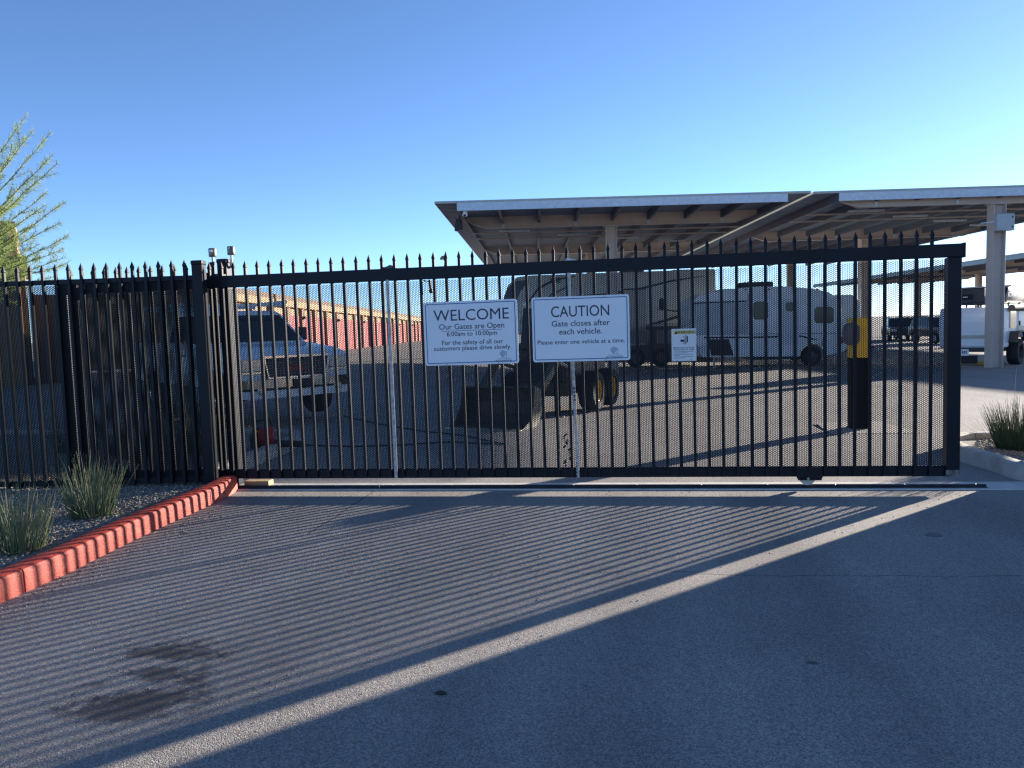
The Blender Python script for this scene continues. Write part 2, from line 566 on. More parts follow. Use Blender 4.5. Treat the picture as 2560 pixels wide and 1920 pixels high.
def gravel_mat(name, a, b):
    m = bpy.data.materials.new(name)
    m.use_nodes = True
    nt = m.node_tree
    bs = nt.nodes['Principled BSDF']
    geo = N(nt, 'ShaderNodeNewGeometry')
    v = N(nt, 'ShaderNodeTexVoronoi')
    v.inputs['Scale'].default_value = 55
    nt.links.new(geo.outputs['Position'], v.inputs['Vector'])
    sp = N(nt, 'ShaderNodeSeparateColor')
    nt.links.new(v.outputs['Color'], sp.inputs[0])
    r = N(nt, 'ShaderNodeValToRGB')
    r.color_ramp.elements[0].color = (*a, 1)
    r.color_ramp.elements[1].color = (*b, 1)
    nt.links.new(sp.outputs[0], r.inputs['Fac'])
    nt.links.new(r.outputs['Color'], bs.inputs['Base Color'])
    bs.inputs['Roughness'].default_value = 0.9
    bp = N(nt, 'ShaderNodeBump')
    bp.inputs['Strength'].default_value = 0.8
    bp.inputs['Distance'].default_value = 0.01
    nt.links.new(v.outputs['Distance'], bp.inputs['Height'])
    bp.invert = True
    nt.links.new(bp.outputs['Normal'], bs.inputs['Normal'])
    return m
GRAV = gravel_mat('gravel', (0.10, 0.09, 0.075), (0.32, 0.28, 0.23))
GRAVS = mat('gravel_stone', (0.13, 0.115, 0.10), 0.9, 0, 0.3, 38, col2=(0.33, 0.29, 0.245))
def flat_poly(name, pts, z, m):
    me = bpy.data.meshes.new(name)
    me.from_pydata([(x, y, z) for x, y in pts], [], [tuple(range(len(pts)))])
    me.materials.append(m)
    return tag(obj(name, me), kind='structure')
flat_poly('gravel_bed', [(-3.36, -6.5), (-3.34, -2.6), (-3.40, -1.4), (-3.41, -.06), (-3.55, 0.15), (-3.86, .32), (-3.86, 1.1), (-3.92, 2.2), (-4.06, 3.05), (-4.3, 3.36), (-5, 3.53), (-11, 3.74), (-14, 3.6), (-14, -6.5)], 0.085, GRAV)
flat_poly('island_gravel', [(4.15, 0.36), (4.12, .9), (4.06, 1.3), (4.09, 1.7), (4.22, 2.08), (4.4, 2.27), (4.9, 2.34), (8.5, 2.4), (8.5, .36)], 0.085, GRAV)

def stones(name, spots, zb, label):
    """angular stones lying on a bed"""
    ico = [(0, 0, 1), (.89, 0, .45), (.28, .85, .45), (-.72, .53, .45), (-.72, -.53, .45), (.28, -.85, .45), (.72, .53, -.45), (-.28, .85, -.45), (-.89, 0, -.45), (-.28, -.85, -.45), (.72, -.53, -.45)]
    fc = [(0, 1, 2), (0, 2, 3), (0, 3, 4), (0, 4, 5), (0, 5, 1), (1, 6, 2), (2, 7, 3), (3, 8, 4), (4, 9, 5), (5, 10, 1), (6, 7, 2), (7, 8, 3), (8, 9, 4), (9, 10, 5), (10, 6, 1)]
    ico = np.array(ico)
    n = len(spots)
    sz = rng.uniform(.005, .0125, n)
    ang = rng.uniform(0, 6.28, n)
    V = np.zeros((n, 11, 3))
    jit = rng.uniform(.72, 1.25, (n, 11, 1))
    S = np.stack([sz * rng.uniform(.8, 1.5, n), sz, sz * rng.uniform(.5, .9, n)], 1)
    q = ico[None] * jit * S[:, None, :]
    V[..., 0] = q[..., 0] * np.cos(ang)[:, None] - q[..., 1] * np.sin(ang)[:, None] + spots[:, 0][:, None]
    V[..., 1] = q[..., 0] * np.sin(ang)[:, None] + q[..., 1] * np.cos(ang)[:, None] + spots[:, 1][:, None]
    V[..., 2] = q[..., 2] + zb + sz[:, None] * .35
    F = np.array(fc)[None] + (np.arange(n) * 11)[:, None, None]
    me = bpy.data.meshes.new(name)
    me.vertices.add(n * 11)
    me.vertices.foreach_set('co', V.reshape(-1))
    me.loops.add(n * 45)
    me.loops.foreach_set('vertex_index', F.reshape(-1).astype(np.int32))
    me.polygons.add(n * 15)
    me.polygons.foreach_set('loop_start', np.arange(0, n * 45, 3, dtype=np.int32))
    me.update(calc_edges=True)
    me.materials.append(GRAVS)
    return tag(obj(name, me), label, 'gravel', None, 'stuff')
a = np.stack([rng.uniform(-5.6, -3.42, 14500), rng.uniform(-3.6, 0.5, 14500)], 1)
a = a[(a[:, 0] < -3.37 - 0.06 * (a[:, 1] < -2.2) * 0)]
stones('gravel_stones', a, 0.085, 'loose grey-brown gravel covering the bed behind the red kerb')
a = np.stack([rng.uniform(4.17, 6.2, 5200), rng.uniform(0.4, 2.25, 5200)], 1)
a = a[(a[:, 1] < 1.5) | (a[:, 0] > 4.1 + (a[:, 1] - 1.5) * .5)]
stones('island_stones', a, 0.085, 'pale gravel covering the island at the gate end')

# ================================================================== THE GATE
def perforated(name, x0, x1, z0, z1, y, parent, a=0.0168, k=0.675):
    cx = a * math.sqrt(3) / 2
    nx, nz = int((x1 - x0) / cx), int((z1 - z0) / a)
    I, J = np.meshgrid(np.arange(nx), np.arange(nz), indexing='ij')
    X = (x0 + cx * (I + .5)).ravel()
    Z = (z0 + a * (J + .5 + 0.5 * (I % 2) - .25)).ravel()
    n = len(X)
    t = np.arange(6) * math.pi / 3
    r = a / math.sqrt(3)
    ring = np.concatenate([np.stack([np.cos(t) * r, np.sin(t) * r], 1), np.stack([np.cos(t) * r * k, np.sin(t) * r * k], 1)])
    V = np.zeros((n, 12, 3), np.float32)
    V[..., 0] = X[:, None] + ring[None, :, 0]
    V[..., 1] = y
    V[..., 2] = Z[:, None] + ring[None, :, 1]
    q = np.array([[i, (i + 1) % 6, 6 + (i + 1) % 6, 6 + i] for i in range(6)])
    F = (q[None] + (np.arange(n) * 12)[:, None, None]).astype(np.int32)
    me = bpy.data.meshes.new(name)
    me.vertices.add(n * 12)
    me.vertices.foreach_set('co', V.ravel())
    me.loops.add(n * 24)
    me.loops.foreach_set('vertex_index', F.ravel())
    me.polygons.add(n * 6)
    me.polygons.foreach_set('loop_start', np.arange(0, n * 24, 4, dtype=np.int32))
    me.update(calc_edges=True)
    me.materials.append(BLACKM)
    return obj(name, me, parent)

pk_me = MB().box(-.0125, .0125, -.0125, .0125, 0, 1.0).mesh('picket', BLACK)      # unit height, scaled per picket
fin = MB()
fin.lathe([(.0170, 0), (.0170, .004), (.0218, .010), (.0218, .020), (.0005, .074)], (0, 0, 0), (0, 0, 1), 4, math.pi / 4)
fin_me = fin.mesh('finial', BLACK)
def pickets(parent, x0, x1, step, zb, zt, y):
    n = int(round((x1 - x0) / step))
    for i in range(n + 1):
        x = x1 - i * step
        p = obj('picket', pk_me, parent, (x, y, zb))
        p.scale = (1, 1, zt - zb)
        p.rotation_euler = (R(random.gauss(0, .05)), R(random.gauss(0, .07)), R(random.gauss(0, 1.2)))
        f = obj('finial', fin_me, p)
        f.scale = (1, 1, 1 / (zt - zb))
        f.location = (0, 0, 1.0)

gate = thing('sliding_gate', 'long black perforated sliding gate topped with spear points', 'gate', (0, 0, 0))
GX0, GX1 = -5.10, 3.378
MB().box(GX0 - .01, GX1 + .012, -.034, .028, 1.992, 2.105).build('top_rail', BLACK, gate, .004)
MB().box(GX0, GX1 - .1, -.003, .05, .105, .190).build('bottom_rail', BLACK, gate, .004)
MB().box(3.268, GX1, -.030, .060, .105, 1.990).build('end_post', BLACK, gate, .004)
MB().box(GX0 - .02, GX0 + .085, -.025, .060, .193, 1.990).build('end_post', BLACK, gate, .004)
MB().box(GX1 + .012, GX1 + .026, -.038, .032, 1.985, 2.112).build('rail_cap', BLACK, gate, .003)
MB().box(3.262, GX1 + .0, -.0335, -.0305, .107, .165).build('scuffed_plate', mat('scuffed_black', (0.03, .03, .032), .5, .2, .9, 30, col2=(.12, .12, .12)), gate)
pickets(gate, -4.96, 3.2635 - .1245, .1245, .112, 2.17, -.0160)
perforated('perforated_panel', -5.00, 3.262, .186, 1.996, .004, gate)
# lip that holds the panel on the bottom rail
MB().box(GX0 + .1, 3.262, .006, .030, .1905, .196).build('panel_lip', BLACK, gate)
# roller
wx = 2.117
MB().box(wx - .095, wx + .125, -.046, -.030, .098, .192).box(wx - .085, wx + .118, -.046, -.030, .080, .0975).build('wheel_bracket', BLACK, gate, .003)
rw = MB().lathe([(.0005, .010), (.05, .010), (.058, .008), (.072, .009), (.072, -.009), (.0005, -.009)], (wx, -.016, .107), (0, -1, 0), 30).build('roller_wheel', mat('roller_steel', (.45, .45, .43), .45, .5, .1, 20), gate, smooth=True)
MB().lathe([(.012, 0), (.012, .012), (.008, .016), (.0005, .016)], (wx, -.046, .097), (0, -1, 0), 10).build('bolt', STEEL, rw)
# two pale battens strapped to the gate
BAT = mat('weathered_batten', (0.36, 0.35, 0.34), .7, 0, .22, 24, .3, 60, col2=(.46, .45, .44))
for i, (xa, za, xb, zb, w) in enumerate(((-1.661, 2.0, -1.657, .113, .030), (.043, 1.995, .083, .112, .026))):
    b = MB().bar((xa, -.040, za), (xb, -.040, zb), w, .014, (0, 1, 0)).build('batten', BAT, gate, .003)
    if i == 0:
        t = MB()
        t.prism([(-.062, 0), (-.05, .012), (-.01, .022), (.02, .036), (.05, .026), (.085, .004), (.085, 0)], (xa, -.01, 2.106), (1, 0, 0), (0, 0, 1), (0, .05, 0))
        t.build('strap_fold', mat('olive_strap', (.10, .10, .085), .7), b, .004)
    else:
        t = MB()
        t.prism([(-.03, 0), (-.012, .022), (.0, .026), (.03, .012), (.07, .008), (.078, .002), (.078, 0)], (xa, -.03, 2.106), (1, 0, 0), (0, 0, 1), (0, .05, 0))
        t.build('strap_fold', mat('pale_strap', (.62, .62, .60), .6), b, .003)
MARK = mat('stencil_ink', (.05, .05, .055), .7)
bs = MB()
for k in range(4):
    bs.box(.057 + .002 * k, .073 + .002 * k, -.0478, -.0472, .93 - .035 * k, .952 - .035 * k)
for k in range(5):
    bs.box(.071, .079, -.0478, -.0472, .12 + .03 * k, .137 + .03 * k)
bs.build('stencil_marks', MARK, gate)
# latch chain hanging behind the panel, and a hook below the top rail
ch = MB()
for k in range(11):
    q = (-.015 + random.uniform(-.035, .035), .045 + random.uniform(0, .02), .50 - .028 * k)
    ch.lathe([(.010, -.004), (.020, -.004), (.020, .004), (.010, .004), (.010, -.004)], q, (random.uniform(-1, 1), .4, random.uniform(-1, 1)), 8)
tag(ch.build('latch_chain', DARKG, gate), kind='stuff')
hk = MB().bar((-1.34, .045, 1.985), (-1.28, .05, 1.975), .010).bar((-1.275, .045, 1.99), (-1.268, .045, 1.90), .026, .02).bar((-1.268, .05, 1.9), (-1.262, .05, 1.865), .036, .03)
hk.build('hanging_hook', DARKG, gate, .003)

# track bolted on the strip
trk = thing('gate_track', 'low black angle-iron track bolted along the concrete strip', 'track', (0, 0, 0))
t = MB()
for x0, x1 in ((-6.2, -1.845), (-1.835, 3.60)):
    t.prism([(-.035, .006), (-.035, .012), (-.016, .013), (0, .032), (.016, .013), (.118, .012), (.118, .006)], (x0, .0, .0025), (0, 1, 0), (0, 0, 1), (x1 - x0, 0, 0))
t.build('rail', TRACK, trk)
bt = MB().lathe([(.009, 0), (.009, .007), (.006, .010), (.0005, .010)], (0, 0, 0), (0, 0, 1), 6).mesh('bolt', mat('worn_bolt', (.55, .54, .52), .5, .5, .2, 20))
for i in range(16):
    x = 3.54 - i * .585
    obj('bolt', bt, trk, (x, .062, .0145))
tag(MB().box(-3.28, -3.02, .085, .20, .009, .060).build('timber_block', WOOD, None, .004), 'short pale timber block lying under the gate beside the red kerb', 'block')

# guide posts behind the gate
gp = thing('guide_post', 'black square guide post with domed cap and rollers behind the gate', 'post', (-3.42, .20, 0))
def capped_post(parent, w, h, z0=0.0, x=0, y=0, cap=True):
    MB().box(x - w / 2, x + w / 2, y - w / 2, y + w / 2, z0, h - .02).build('shaft', BLACK, parent, .004)
    if cap:
        MB().box(x - w / 2 - .005, x + w / 2 + .005, y - w / 2 - .005, y + w / 2 + .005, h - .045, h).build('cap', BLACK, parent, .012, 2)
capped_post(gp, .10, 2.29)
MB().box(-.14, .05, -.155, -.06, 2.115, 2.135).box(-.13, -.10, -.235, -.06, 2.135, 2.15).build('roller_bracket', BLACK, gp, .003)
for dx in (-.10, .0):
    MB().lathe([(.0005, -.03), (.024, -.03), (.024, .03), (.0005, .03)], (dx, -.155, 2.10), (0, 0, 1), 12).build('guide_roller', DARKG, gp, smooth=True)
gq = thing('sensor_post', 'slim black post beside the guide post carrying a sensor head', 'post', (-3.545, .20, 0))
capped_post(gq, .045, 2.285, cap=False)
SENS = mat('sensor_metal', (.16, .145, .13), .4, .6, .12, 12)
def sensor(parentname, loc, label, goose):
    s = thing('motion_sensor', label, 'sensor', loc, 0, 'sensor heads above the gate')
    MB().lathe([(.0005, 0), (.036, 0), (.038, .004), (.038, .078), (.034, .084), (.0005, .084)], (0, 0, 0), (0, 0, 1), 20).build('housing', SENS, s, smooth=True)
    if goose:
        MB().tube([(-.035, 0, -.125), (-.012, 0, -.115), (-.004, 0, -.09), (0, 0, -.05), (0, 0, 0)], .0135, 8).build('gooseneck', STEEL, s, smooth=True)
        MB().lathe([(.008, 0), (.010, .008), (.004, .012), (.0005, .012)], (.0, -.036, .062), (0, -1, .5), 8).build('lens', WHITEP, s)
    else:
        MB().tube([(0, 0, -.05), (0, 0, 0)], .014, 8).build('stem', STEEL, s, smooth=True)
        MB().prism([(-.022, 0), (.022, 0), (.022, .022), (-.022, .022)], (-.004, -.0375, .045), (1, 0, 0), (0, 0, 1), (0, -.002, 0)).build('sticker', WHITEP, s)
    return s
sensor(None, (-3.535, .20, 2.318), 'grey cylindrical sensor head with white sticker on the slim post', False)
sensor(None, (-3.335, .20, 2.328), 'grey cylindrical sensor head on a bent pipe from the guide post', True)

# ================================================================== FIXED FENCE ON THE LEFT
fen = thing('picket_fence', 'fixed black perforated picket fence with square end post beside the gate', 'fence', (-3.462, -.20, 0), R(7))
MB().box(-.05, .05, -.05, .05, 0, 2.235).build('end_post', BLACK, fen, .004)
MB().box(-.056, .056, -.056, .056, 2.20, 2.245).build('post_cap', BLACK, fen, .014, 2)
FL = -4.6
MB().box(FL, -.05, -.016, .022, 2.062, 2.108).build('top_rail', BLACK, fen, .003)
MB().box(FL, -.05, -.005, .033, .118, .165).build('bottom_rail', BLACK, fen, .003)
pickets(fen, -4.55, -.13, .1245, .105, 2.185, -.0185)
perforated('perforated_panel', FL, -.045, .160, 2.066, .004, fen, 0.0168, 0.52)
MB().box(-2.56, -2.48, .040, .115, 0, 2.06).build('brace_post', BLACK, fen, .004)
for fx in (-1.25, -3.7):
    MB().box(fx - .03, fx + .03, .040, .10, 0, 2.06).build('brace_post', BLACK, fen, .003)

# ================================================================== SIGNS
def rrect(w, h, r, n=5):
    P = []
    for cx, cy, a0 in ((w / 2 - r, h / 2 - r, 0), (-w / 2 + r, h / 2 - r, 90), (-w / 2 + r, -h / 2 + r, 180), (w / 2 - r, -h / 2 + r, 270)):
        for i in range(n + 1):
            t = R(a0 + 90 * i / n)
            P.append((cx + r * math.cos(t), cy + r * math.sin(t)))
    return P
def ring_prism(outer, inner, y, d):
    n = len(outer)
    V = [(a, y, b) for a, b in outer] + [(a, y, b) for a, b in inner] + [(a, y - d, b) for a, b in outer] + [(a, y - d, b) for a, b in inner]
    F = []
    for i in range(n):
        j = (i + 1) % n
        F += [(2 * n + i, 2 * n + j, 3 * n + j, 3 * n + i), (i, j, 2 * n + j, 2 * n + i), (n + i, n + j, 3 * n + j, 3 * n + i)]
    return MB().add(V, F)
def gate_sign(label, x, z, w, h, rot):
    s = thing('gate_sign', label, 'sign', (x, -.0485, z))
    s.rotation_euler = (0, R(rot), 0)
    MB().prism(rrect(w, h, .022), (0, 0, 0), (1, 0, 0), (0, 0, 1), (0, -.004, 0)).build('panel', WHITEP, s)
    ring_prism(rrect(w - .034, h - .034, .016), rrect(w - .050, h - .050, .010), -.0042, .0004).build('border_line', INKB, s)
    return s
def logo(s, x, z, k):
    L = MB()
    y0, y1 = -.0046, -.0042
    fr = [((.0, .0), (.06, .0)), ((.06, 0), (.06, .07)), ((.06, .07), (.03, .07)), ((0, 0), (0, .03))]
    for (a, b), (c, d) in fr:
        L.bar((x + a * k, -.0044, z + b * k), (x + c * k, -.0044, z + d * k), .0004, .005 * k, (0, 1, 0)) if False else L.bar((x + a * k, -.0044, z + b * k), (x + c * k, -.0044, z + d * k), .005 * k, .0004, (0, 1, 0))
    for r in (.040, .026, .012):
        q = [(0, r), (r, 0), (0, -r), (-r, 0)]
        for i in range(4):
            a, b = q[i], q[(i + 1) % 4]
            cx, cz = x + .012 * k, z + .045 * k
            L.bar((cx + a[0] * k, -.0044, cz + a[1] * k), (cx + b[0] * k, -.0044, cz + b[1] * k), .006 * k, .0004, (0, 1, 0))
    L.build('logo', INKL, s)
    text_mesh('lettering', 'SELF STORAGE & RV', .0205 * k, INKG, s, (x + .022 * k, -.0044, z - .048 * k), bold=.02, sx=1.15)
    fl = MB()
    rs = random.Random(3)
    q = x - .055 * k
    while q < x + .10 * k:
        w_ = rs.uniform(.003, .006)
        fl.box(q, q + w_, -.0046, -.0042, z - .0235 * k, z - .0145 * k)
        q += w_ + rs.choice((.002, .002, .002, .005))
    fl.build('faded_print', INKL, s)
W = gate_sign('white rounded sign reading WELCOME with opening hours, on the gate', -.878, 1.479, .884, .592, -.3)
T = -.0044
text_mesh('lettering', 'WELCOME', .148, INK, W, (.01, T, .118), bold=.0, sx=1.0, spacing=1.0)
text_mesh('lettering', 'Our Gates are Open', .073, INK, W, (.01, T, .038), bold=.006, sx=1.0)
MB().box(-.275, .295, T - .0004, T, .021, .025).build('underline', INKG, W)
text_mesh('lettering', '6:00am to 10:00pm', .060, INK, W, (.01, T, -.026), bold=.006, sx=1.02)
text_mesh('lettering', 'For the safety of all our', .058, INK, W, (.01, T, -.105), bold=.006, sx=1.05)
text_mesh('lettering', 'customers please drive slowly.', .058, INK, W, (.01, T, -.158), bold=.006, sx=1.03)
logo(W, .285, -.236, .74)
C = gate_sign('white rounded sign reading CAUTION Gate closes after each vehicle', .140, 1.485, .884, .592, .0)
text_mesh('lettering', 'CAUTION', .142, INK, C, (-.0, T, .112), bold=.003, sx=.84)
text_mesh('lettering', 'Gate closes after', .075, INK, C, (0, T, .026), bold=.006, sx=1.03)
text_mesh('lettering', 'each vehicle.', .075, INK, C, (0, T, -.048), bold=.006, sx=1.03)
text_mesh('lettering', 'Please enter one vehicle at a time.', .056, INK, C, (0, T, -.135), bold=.006, sx=1.03)
logo(C, .285, -.234, .74)
sb = MB().lathe([(.006, 0), (.006, .003), (.0005, .004)], (0, 0, 0), (0, -1, 0), 8).mesh('bolt', STEEL)
for s_, xs in ((W, (-.24, .25)), (C, (-.21, .22))):
    for x in xs:
        for z in (.286, -.286):
            obj('bolt', sb, s_, (x, -.004, z))
Wn = thing('warning_sign', 'small white WARNING plate with yellow heading and crush pictogram', 'sign', (1.059, -.0335, 1.311))
MB().prism([(-.108, -.145), (.108, -.145), (.108, .145), (-.108, .145)], (0, 0, 0), (1, 0, 0), (0, 0, 1), (0, -.003, 0)).build('panel', mat('warning_white', (.70, .68, .68), .5, 0, .03), Wn)
MB().box(-.093, .093, -.0034, -.003, .096, .131).build('heading_panel', mat('warning_yellow', (.78, .55, .14), .5, 0, .04), Wn)
text_mesh('lettering', 'WARNING', .036, INK, Wn, (.020, -.0036, .1005), bold=.02, sx=.98)
MB().prism([(-.083, .099), (-.056, .099), (-.0695, .126)], (0, -.0036, 0), (1, 0, 0), (0, 0, 1), (0, -.0004, 0)).build('alert_triangle', INK, Wn)
pic = MB()
pic.box(-.030, .008, -.0036, -.0032, .028, .048).box(.024, .036, -.0036, -.0032, .022, .078)
for a, b in (((-.008, .078), (.016, .056)), ((.018, .088), (.018, .010)), ((-.008, .012), (.014, .028)), ((.01, .004), (.018, .022)), ((.036, .078), (.024, .074))):
    pic.bar((a[0], -.0034, a[1]), (b[0], -.0034, b[1]), .0055, .0004, (0, 1, 0))
pic.build('pictogram', INK, Wn)
text_mesh('lettering', 'Moving Gate Can Cause', .0185, INKG, Wn, (0, -.0034, -.030), bold=.02)
text_mesh('lettering', 'Serious Injury Or Death', .0185, INKG, Wn, (0, -.0034, -.047), bold=.02)
sm = MB()
for k, (l, z) in enumerate(((.17, -.062), (.12, -.073), (.17, -.086), (.05, -.097), (.17, -.108), (.10, -.119))):
    sm.box(-.088, -.088 + l, -.0034, -.003, z, z + .0035)
sm.build('small_print', INKG, Wn)
for x, z in ((-.066, .138), (.060, .138), (-.062, -.137), (.062, -.132)):
    obj('bolt', sb, Wn, (x, -.003, z))

# ================================================================== CARPORT CANOPIES
VAX = Vector((-math.sin(R(6.5)), math.cos(R(6.5)), 0))          # along the rows
UAX = Vector((math.cos(R(6.5)), math.sin(R(6.5)), 0))           # across the rows
RH = Vector((math.cos(YAW), math.sin(YAW), 0))
FH = Vector((-math.sin(YAW), math.cos(YAW), 0))
O0 = Vector((CAM[0], CAM[1], 0)) + FH * 24.8                    # on the line of the canopy fronts
def canopy(label, u0, u1, v0, length, ztop, ts, fu0, fu1, det=True, fascia_m=None, gm=None):
    """row of T columns; local x across, y along the row"""
    base = O0 + UAX * u0 + VAX * v0
    c = thing('carport_canopy', label, 'carport', (base.x, base.y, 0), R(6.5), 'open carports over the parking rows')
    W = u1 - u0
    # corrugated deck, ribs across
    V, F = [], []
    pitch = .30
    n = int(length / pitch)
    prof = []
    for i in range(n):
        y = i * pitch
        prof += [(y, 0), (y + .17, 0), (y + .20, .04), (y + .27, .04)]
    for y, z in prof:
        V += [(0, y, ztop - .045 + z), (W, y, ztop - .045 + z)]
    for i in range(len(prof) - 1):
        F.append((2 * i, 2 * i + 1, 2 * i + 3, 2 * i + 2))
    MB().add(V, F).build('roof_deck', DECK, c)
    L = prof[-1][0]
    EDG = mat('roof_edge', (.42, .42, .38), .5, .3, .08)
    MB().box(-.004, .02, 0, L, ztop - .06, ztop + .012).build('edge_trim', EDG, c)
    MB().box(W - .02, W + .004, 0, L, ztop - .06, ztop + .012).build('edge_trim', EDG, c)
    MB().box(0.02, W - .02, -.02, .004, ztop - .055, ztop + .016).build('eave_trim', EDG, c)
    # purlins (C channels seen from below)
    a, b = fu0 - u0, fu1 - u0
    npl = 9 if det else 6
    pz1, pz0 = ztop - .05, ztop - .30
    for i in range(npl):
        x = a + (b - a) * i / (npl - 1)
        m = MB()
        m.box(x - .006, x + .006, .02, L - .1, pz0, pz1)
        m.box(x - .006, x + .075, .02, L - .1, pz0 - .004, pz0 + .004)
        m.box(x + .067, x + .075, .02, L - .1, pz0 + .004, pz0 + .03)
        m.build('purlin', PURL, c)
    MB().box(a, b, -.035, -.023, pz0 - .01, ztop - .058).box(a, b, -.08, -.035, pz0 - .01, pz0).build('fascia', fascia_m or GALV, c)
    mid = (a + b) / 2
    hb = (b - a) / 2
    for t in ts:
        y = t
        bz1, bz0 = ztop - .052, ztop - .46
        m = MB()
        m.prism([(a, bz1), (b, bz1), (b, bz1 - .14), (b - .75, bz0), (a + .75, bz0), (a, bz1 - .14)], (0, y, 0), (1, 0, 0), (0, 0, 1), (0, .012, 0))
        m.box(a + .75, b - .75, y - .10, y + .112, bz0 - .016, bz0)
        for sgn in (-1, 1):
            xx = mid + sgn * (hb - .375)
            m.prism([(-.375 * sgn * -1, 0), (.375 * sgn * -1 * -1 * -1, 0)] if False else [(0, 0), (0, .012), (0.80, .012), (0.80, 0)], (mid + sgn * (hb - .75), y - .10, bz0 - .016), (sgn * .94, 0, .34), (0, 0, 1), (0, .21, 0))
        m.build('beam', TAN, c)
        for i in range(1, npl - 1, 2):
            x = a + (b - a) * i / (npl - 1)
            MB().box(x - .006, x + .08, y - .03, y - .004, bz0 + .01, pz0 - .005).build('purlin_clip', GALV, c)
        # column: H section on a base plate
        g0 = base + UAX * mid + VAX * y
        zg = (gz(g0.x, g0.y) if gm is None else gm)
        m = MB()
        m.box(mid - .19, mid - .17, y - .20, y + .20, zg, bz0 - .017).box(mid + .17, mid + .19, y - .20, y + .20, zg, bz0 - .017)
        m.box(mid - .17, mid + .17, y - .007, y + .007, zg, bz0 - .017)
        m.box(mid - .26, mid + .26, y - .2, y + .2, bz0 - .055, bz0 - .018)
        m.build('column', TAN, c, .003)
        MB().box(mid - .25, mid + .25, y - .26, y + .26, zg - .02, zg + .018).build('base_plate', GALV, c)
    if det:
        for yy in (ts[0] + 2.6, ts[0] + 4.4):
            MB().bar((a, yy, pz0 - .02), (b, yy, pz0 - .02), .05, .05).build('conduit', TAN, c)
        for k in range(4):
            yy = ts[0] + 1.6 + 1.7 * k
            lt = MB().box(a + 1.1 + 2.3 * k, a + 2.3 + 2.3 * k, yy, yy + .14, pz0 - .09, pz0 - .03)
            lt.build('strip_light', GALV, c)
    return c, mid, u0
C1 = canopy('open steel carport with exposed purlins over the fifth wheel trailer', -2.33, 9.52, 0, 29, 5.58, (3.3, 13.5, 23.7), -1.62, 8.80)
C2 = canopy('open steel carport whose first column carries a grey electrical box', 9.62, 21.8, 0, 29, 5.58, (.35, 10.2, 20.0), 10.40, 20.55)
C3 = canopy('far steel carport with pale teal fascia beyond the white off-road trailer', 31.6, 43.6, 0.0, 62, 5.18, (.5, 10.5, 20.5, 30.5, 40.5, 50.5), 32.3, 42.9, False, mat('teal_fascia', (.30, .40, .38), .5, .3, .06), -.42)
# pale teal edge band along the left side of the far carport
MB().box(-.03, -.008, 0, 61.6, 4.84, 5.10).build('side_fascia', MATS['teal_fascia'], C3[0])
MB().bar((1.55, 10.5, 3.9), (5.9, 10.5, 4.55), .03).build('cable', DARKG, C3[0])

# the roofs drain gently towards the right
C1[0].rotation_euler = (0, R(.5), R(6.5))
C2[0].rotation_euler = (0, R(.35), R(6.5))
C2[0].location.z = -.13
def local(c, x, y, z):
    b = c[0].location
    return Vector((b.x, b.y, 0)) + UAX * x + VAX * y + Vector((0, 0, z))
# grey electrical box on the first column
q = local(C2, C2[1], .35 - .205, 0)
eb = thing('electrical_box', 'grey metal electrical box mounted high on the tan column', 'box', (q.x, q.y, 4.56), R(6.5))
MB().box(-.20, .33, -.24, -.02, -.52, .0).build('box_body', mat('box_grey', (.42, .45, .46), .5, .1, .04), eb, .01)
MB().box(.24, .285, -.247, -.241, -.14, -.08).box(.24, .285, -.247, -.241, -.44, -.38).build('latch', DARKG, eb)
MB().bar((-.20, -.1, -.22), (-.62, -.08, -.26), .03).build('conduit', GALV, eb)
# camera and floodlight at the carport corner
q = local(C1, .72 + .28, .12, 5.27)
sc_ = thing('security_camera', 'small white dome security camera under the carport corner', 'camera', q)
MB().lathe([(.0005, 0), (.075, 0), (.075, -.05), (.055, -.06), (.0005, -.06)], (0, 0, 0), (0, 0, 1), 14).build('mount', WHITEB, sc_, smooth=True)
MB().ell((0, -.02, -.11), (.085, .085, .075), 14, 8).build('dome', WHITEB, sc_, smooth=True)
MB().ell((0, -.07, -.135), (.05, .05, .045), 10, 6).build('lens', GLASS, sc_, smooth=True)
q = local(C1, .72 + .04, 2.0, 5.3)
fl = thing('floodlight', 'black floodlight hanging from the carport edge purlin', 'light', q)
MB().prism([(0, 0), (.16, 0), (.20, -.34), (-.06, -.40)], (-.25, -.05, 0), (1, 0, 0), (0, 0, 1), (0, .26, 0)).build('housing', DARKG, fl, .01)
MB().box(-.15, -.11, .04, .10, -.02, .24).build('bracket', DARKG, fl)

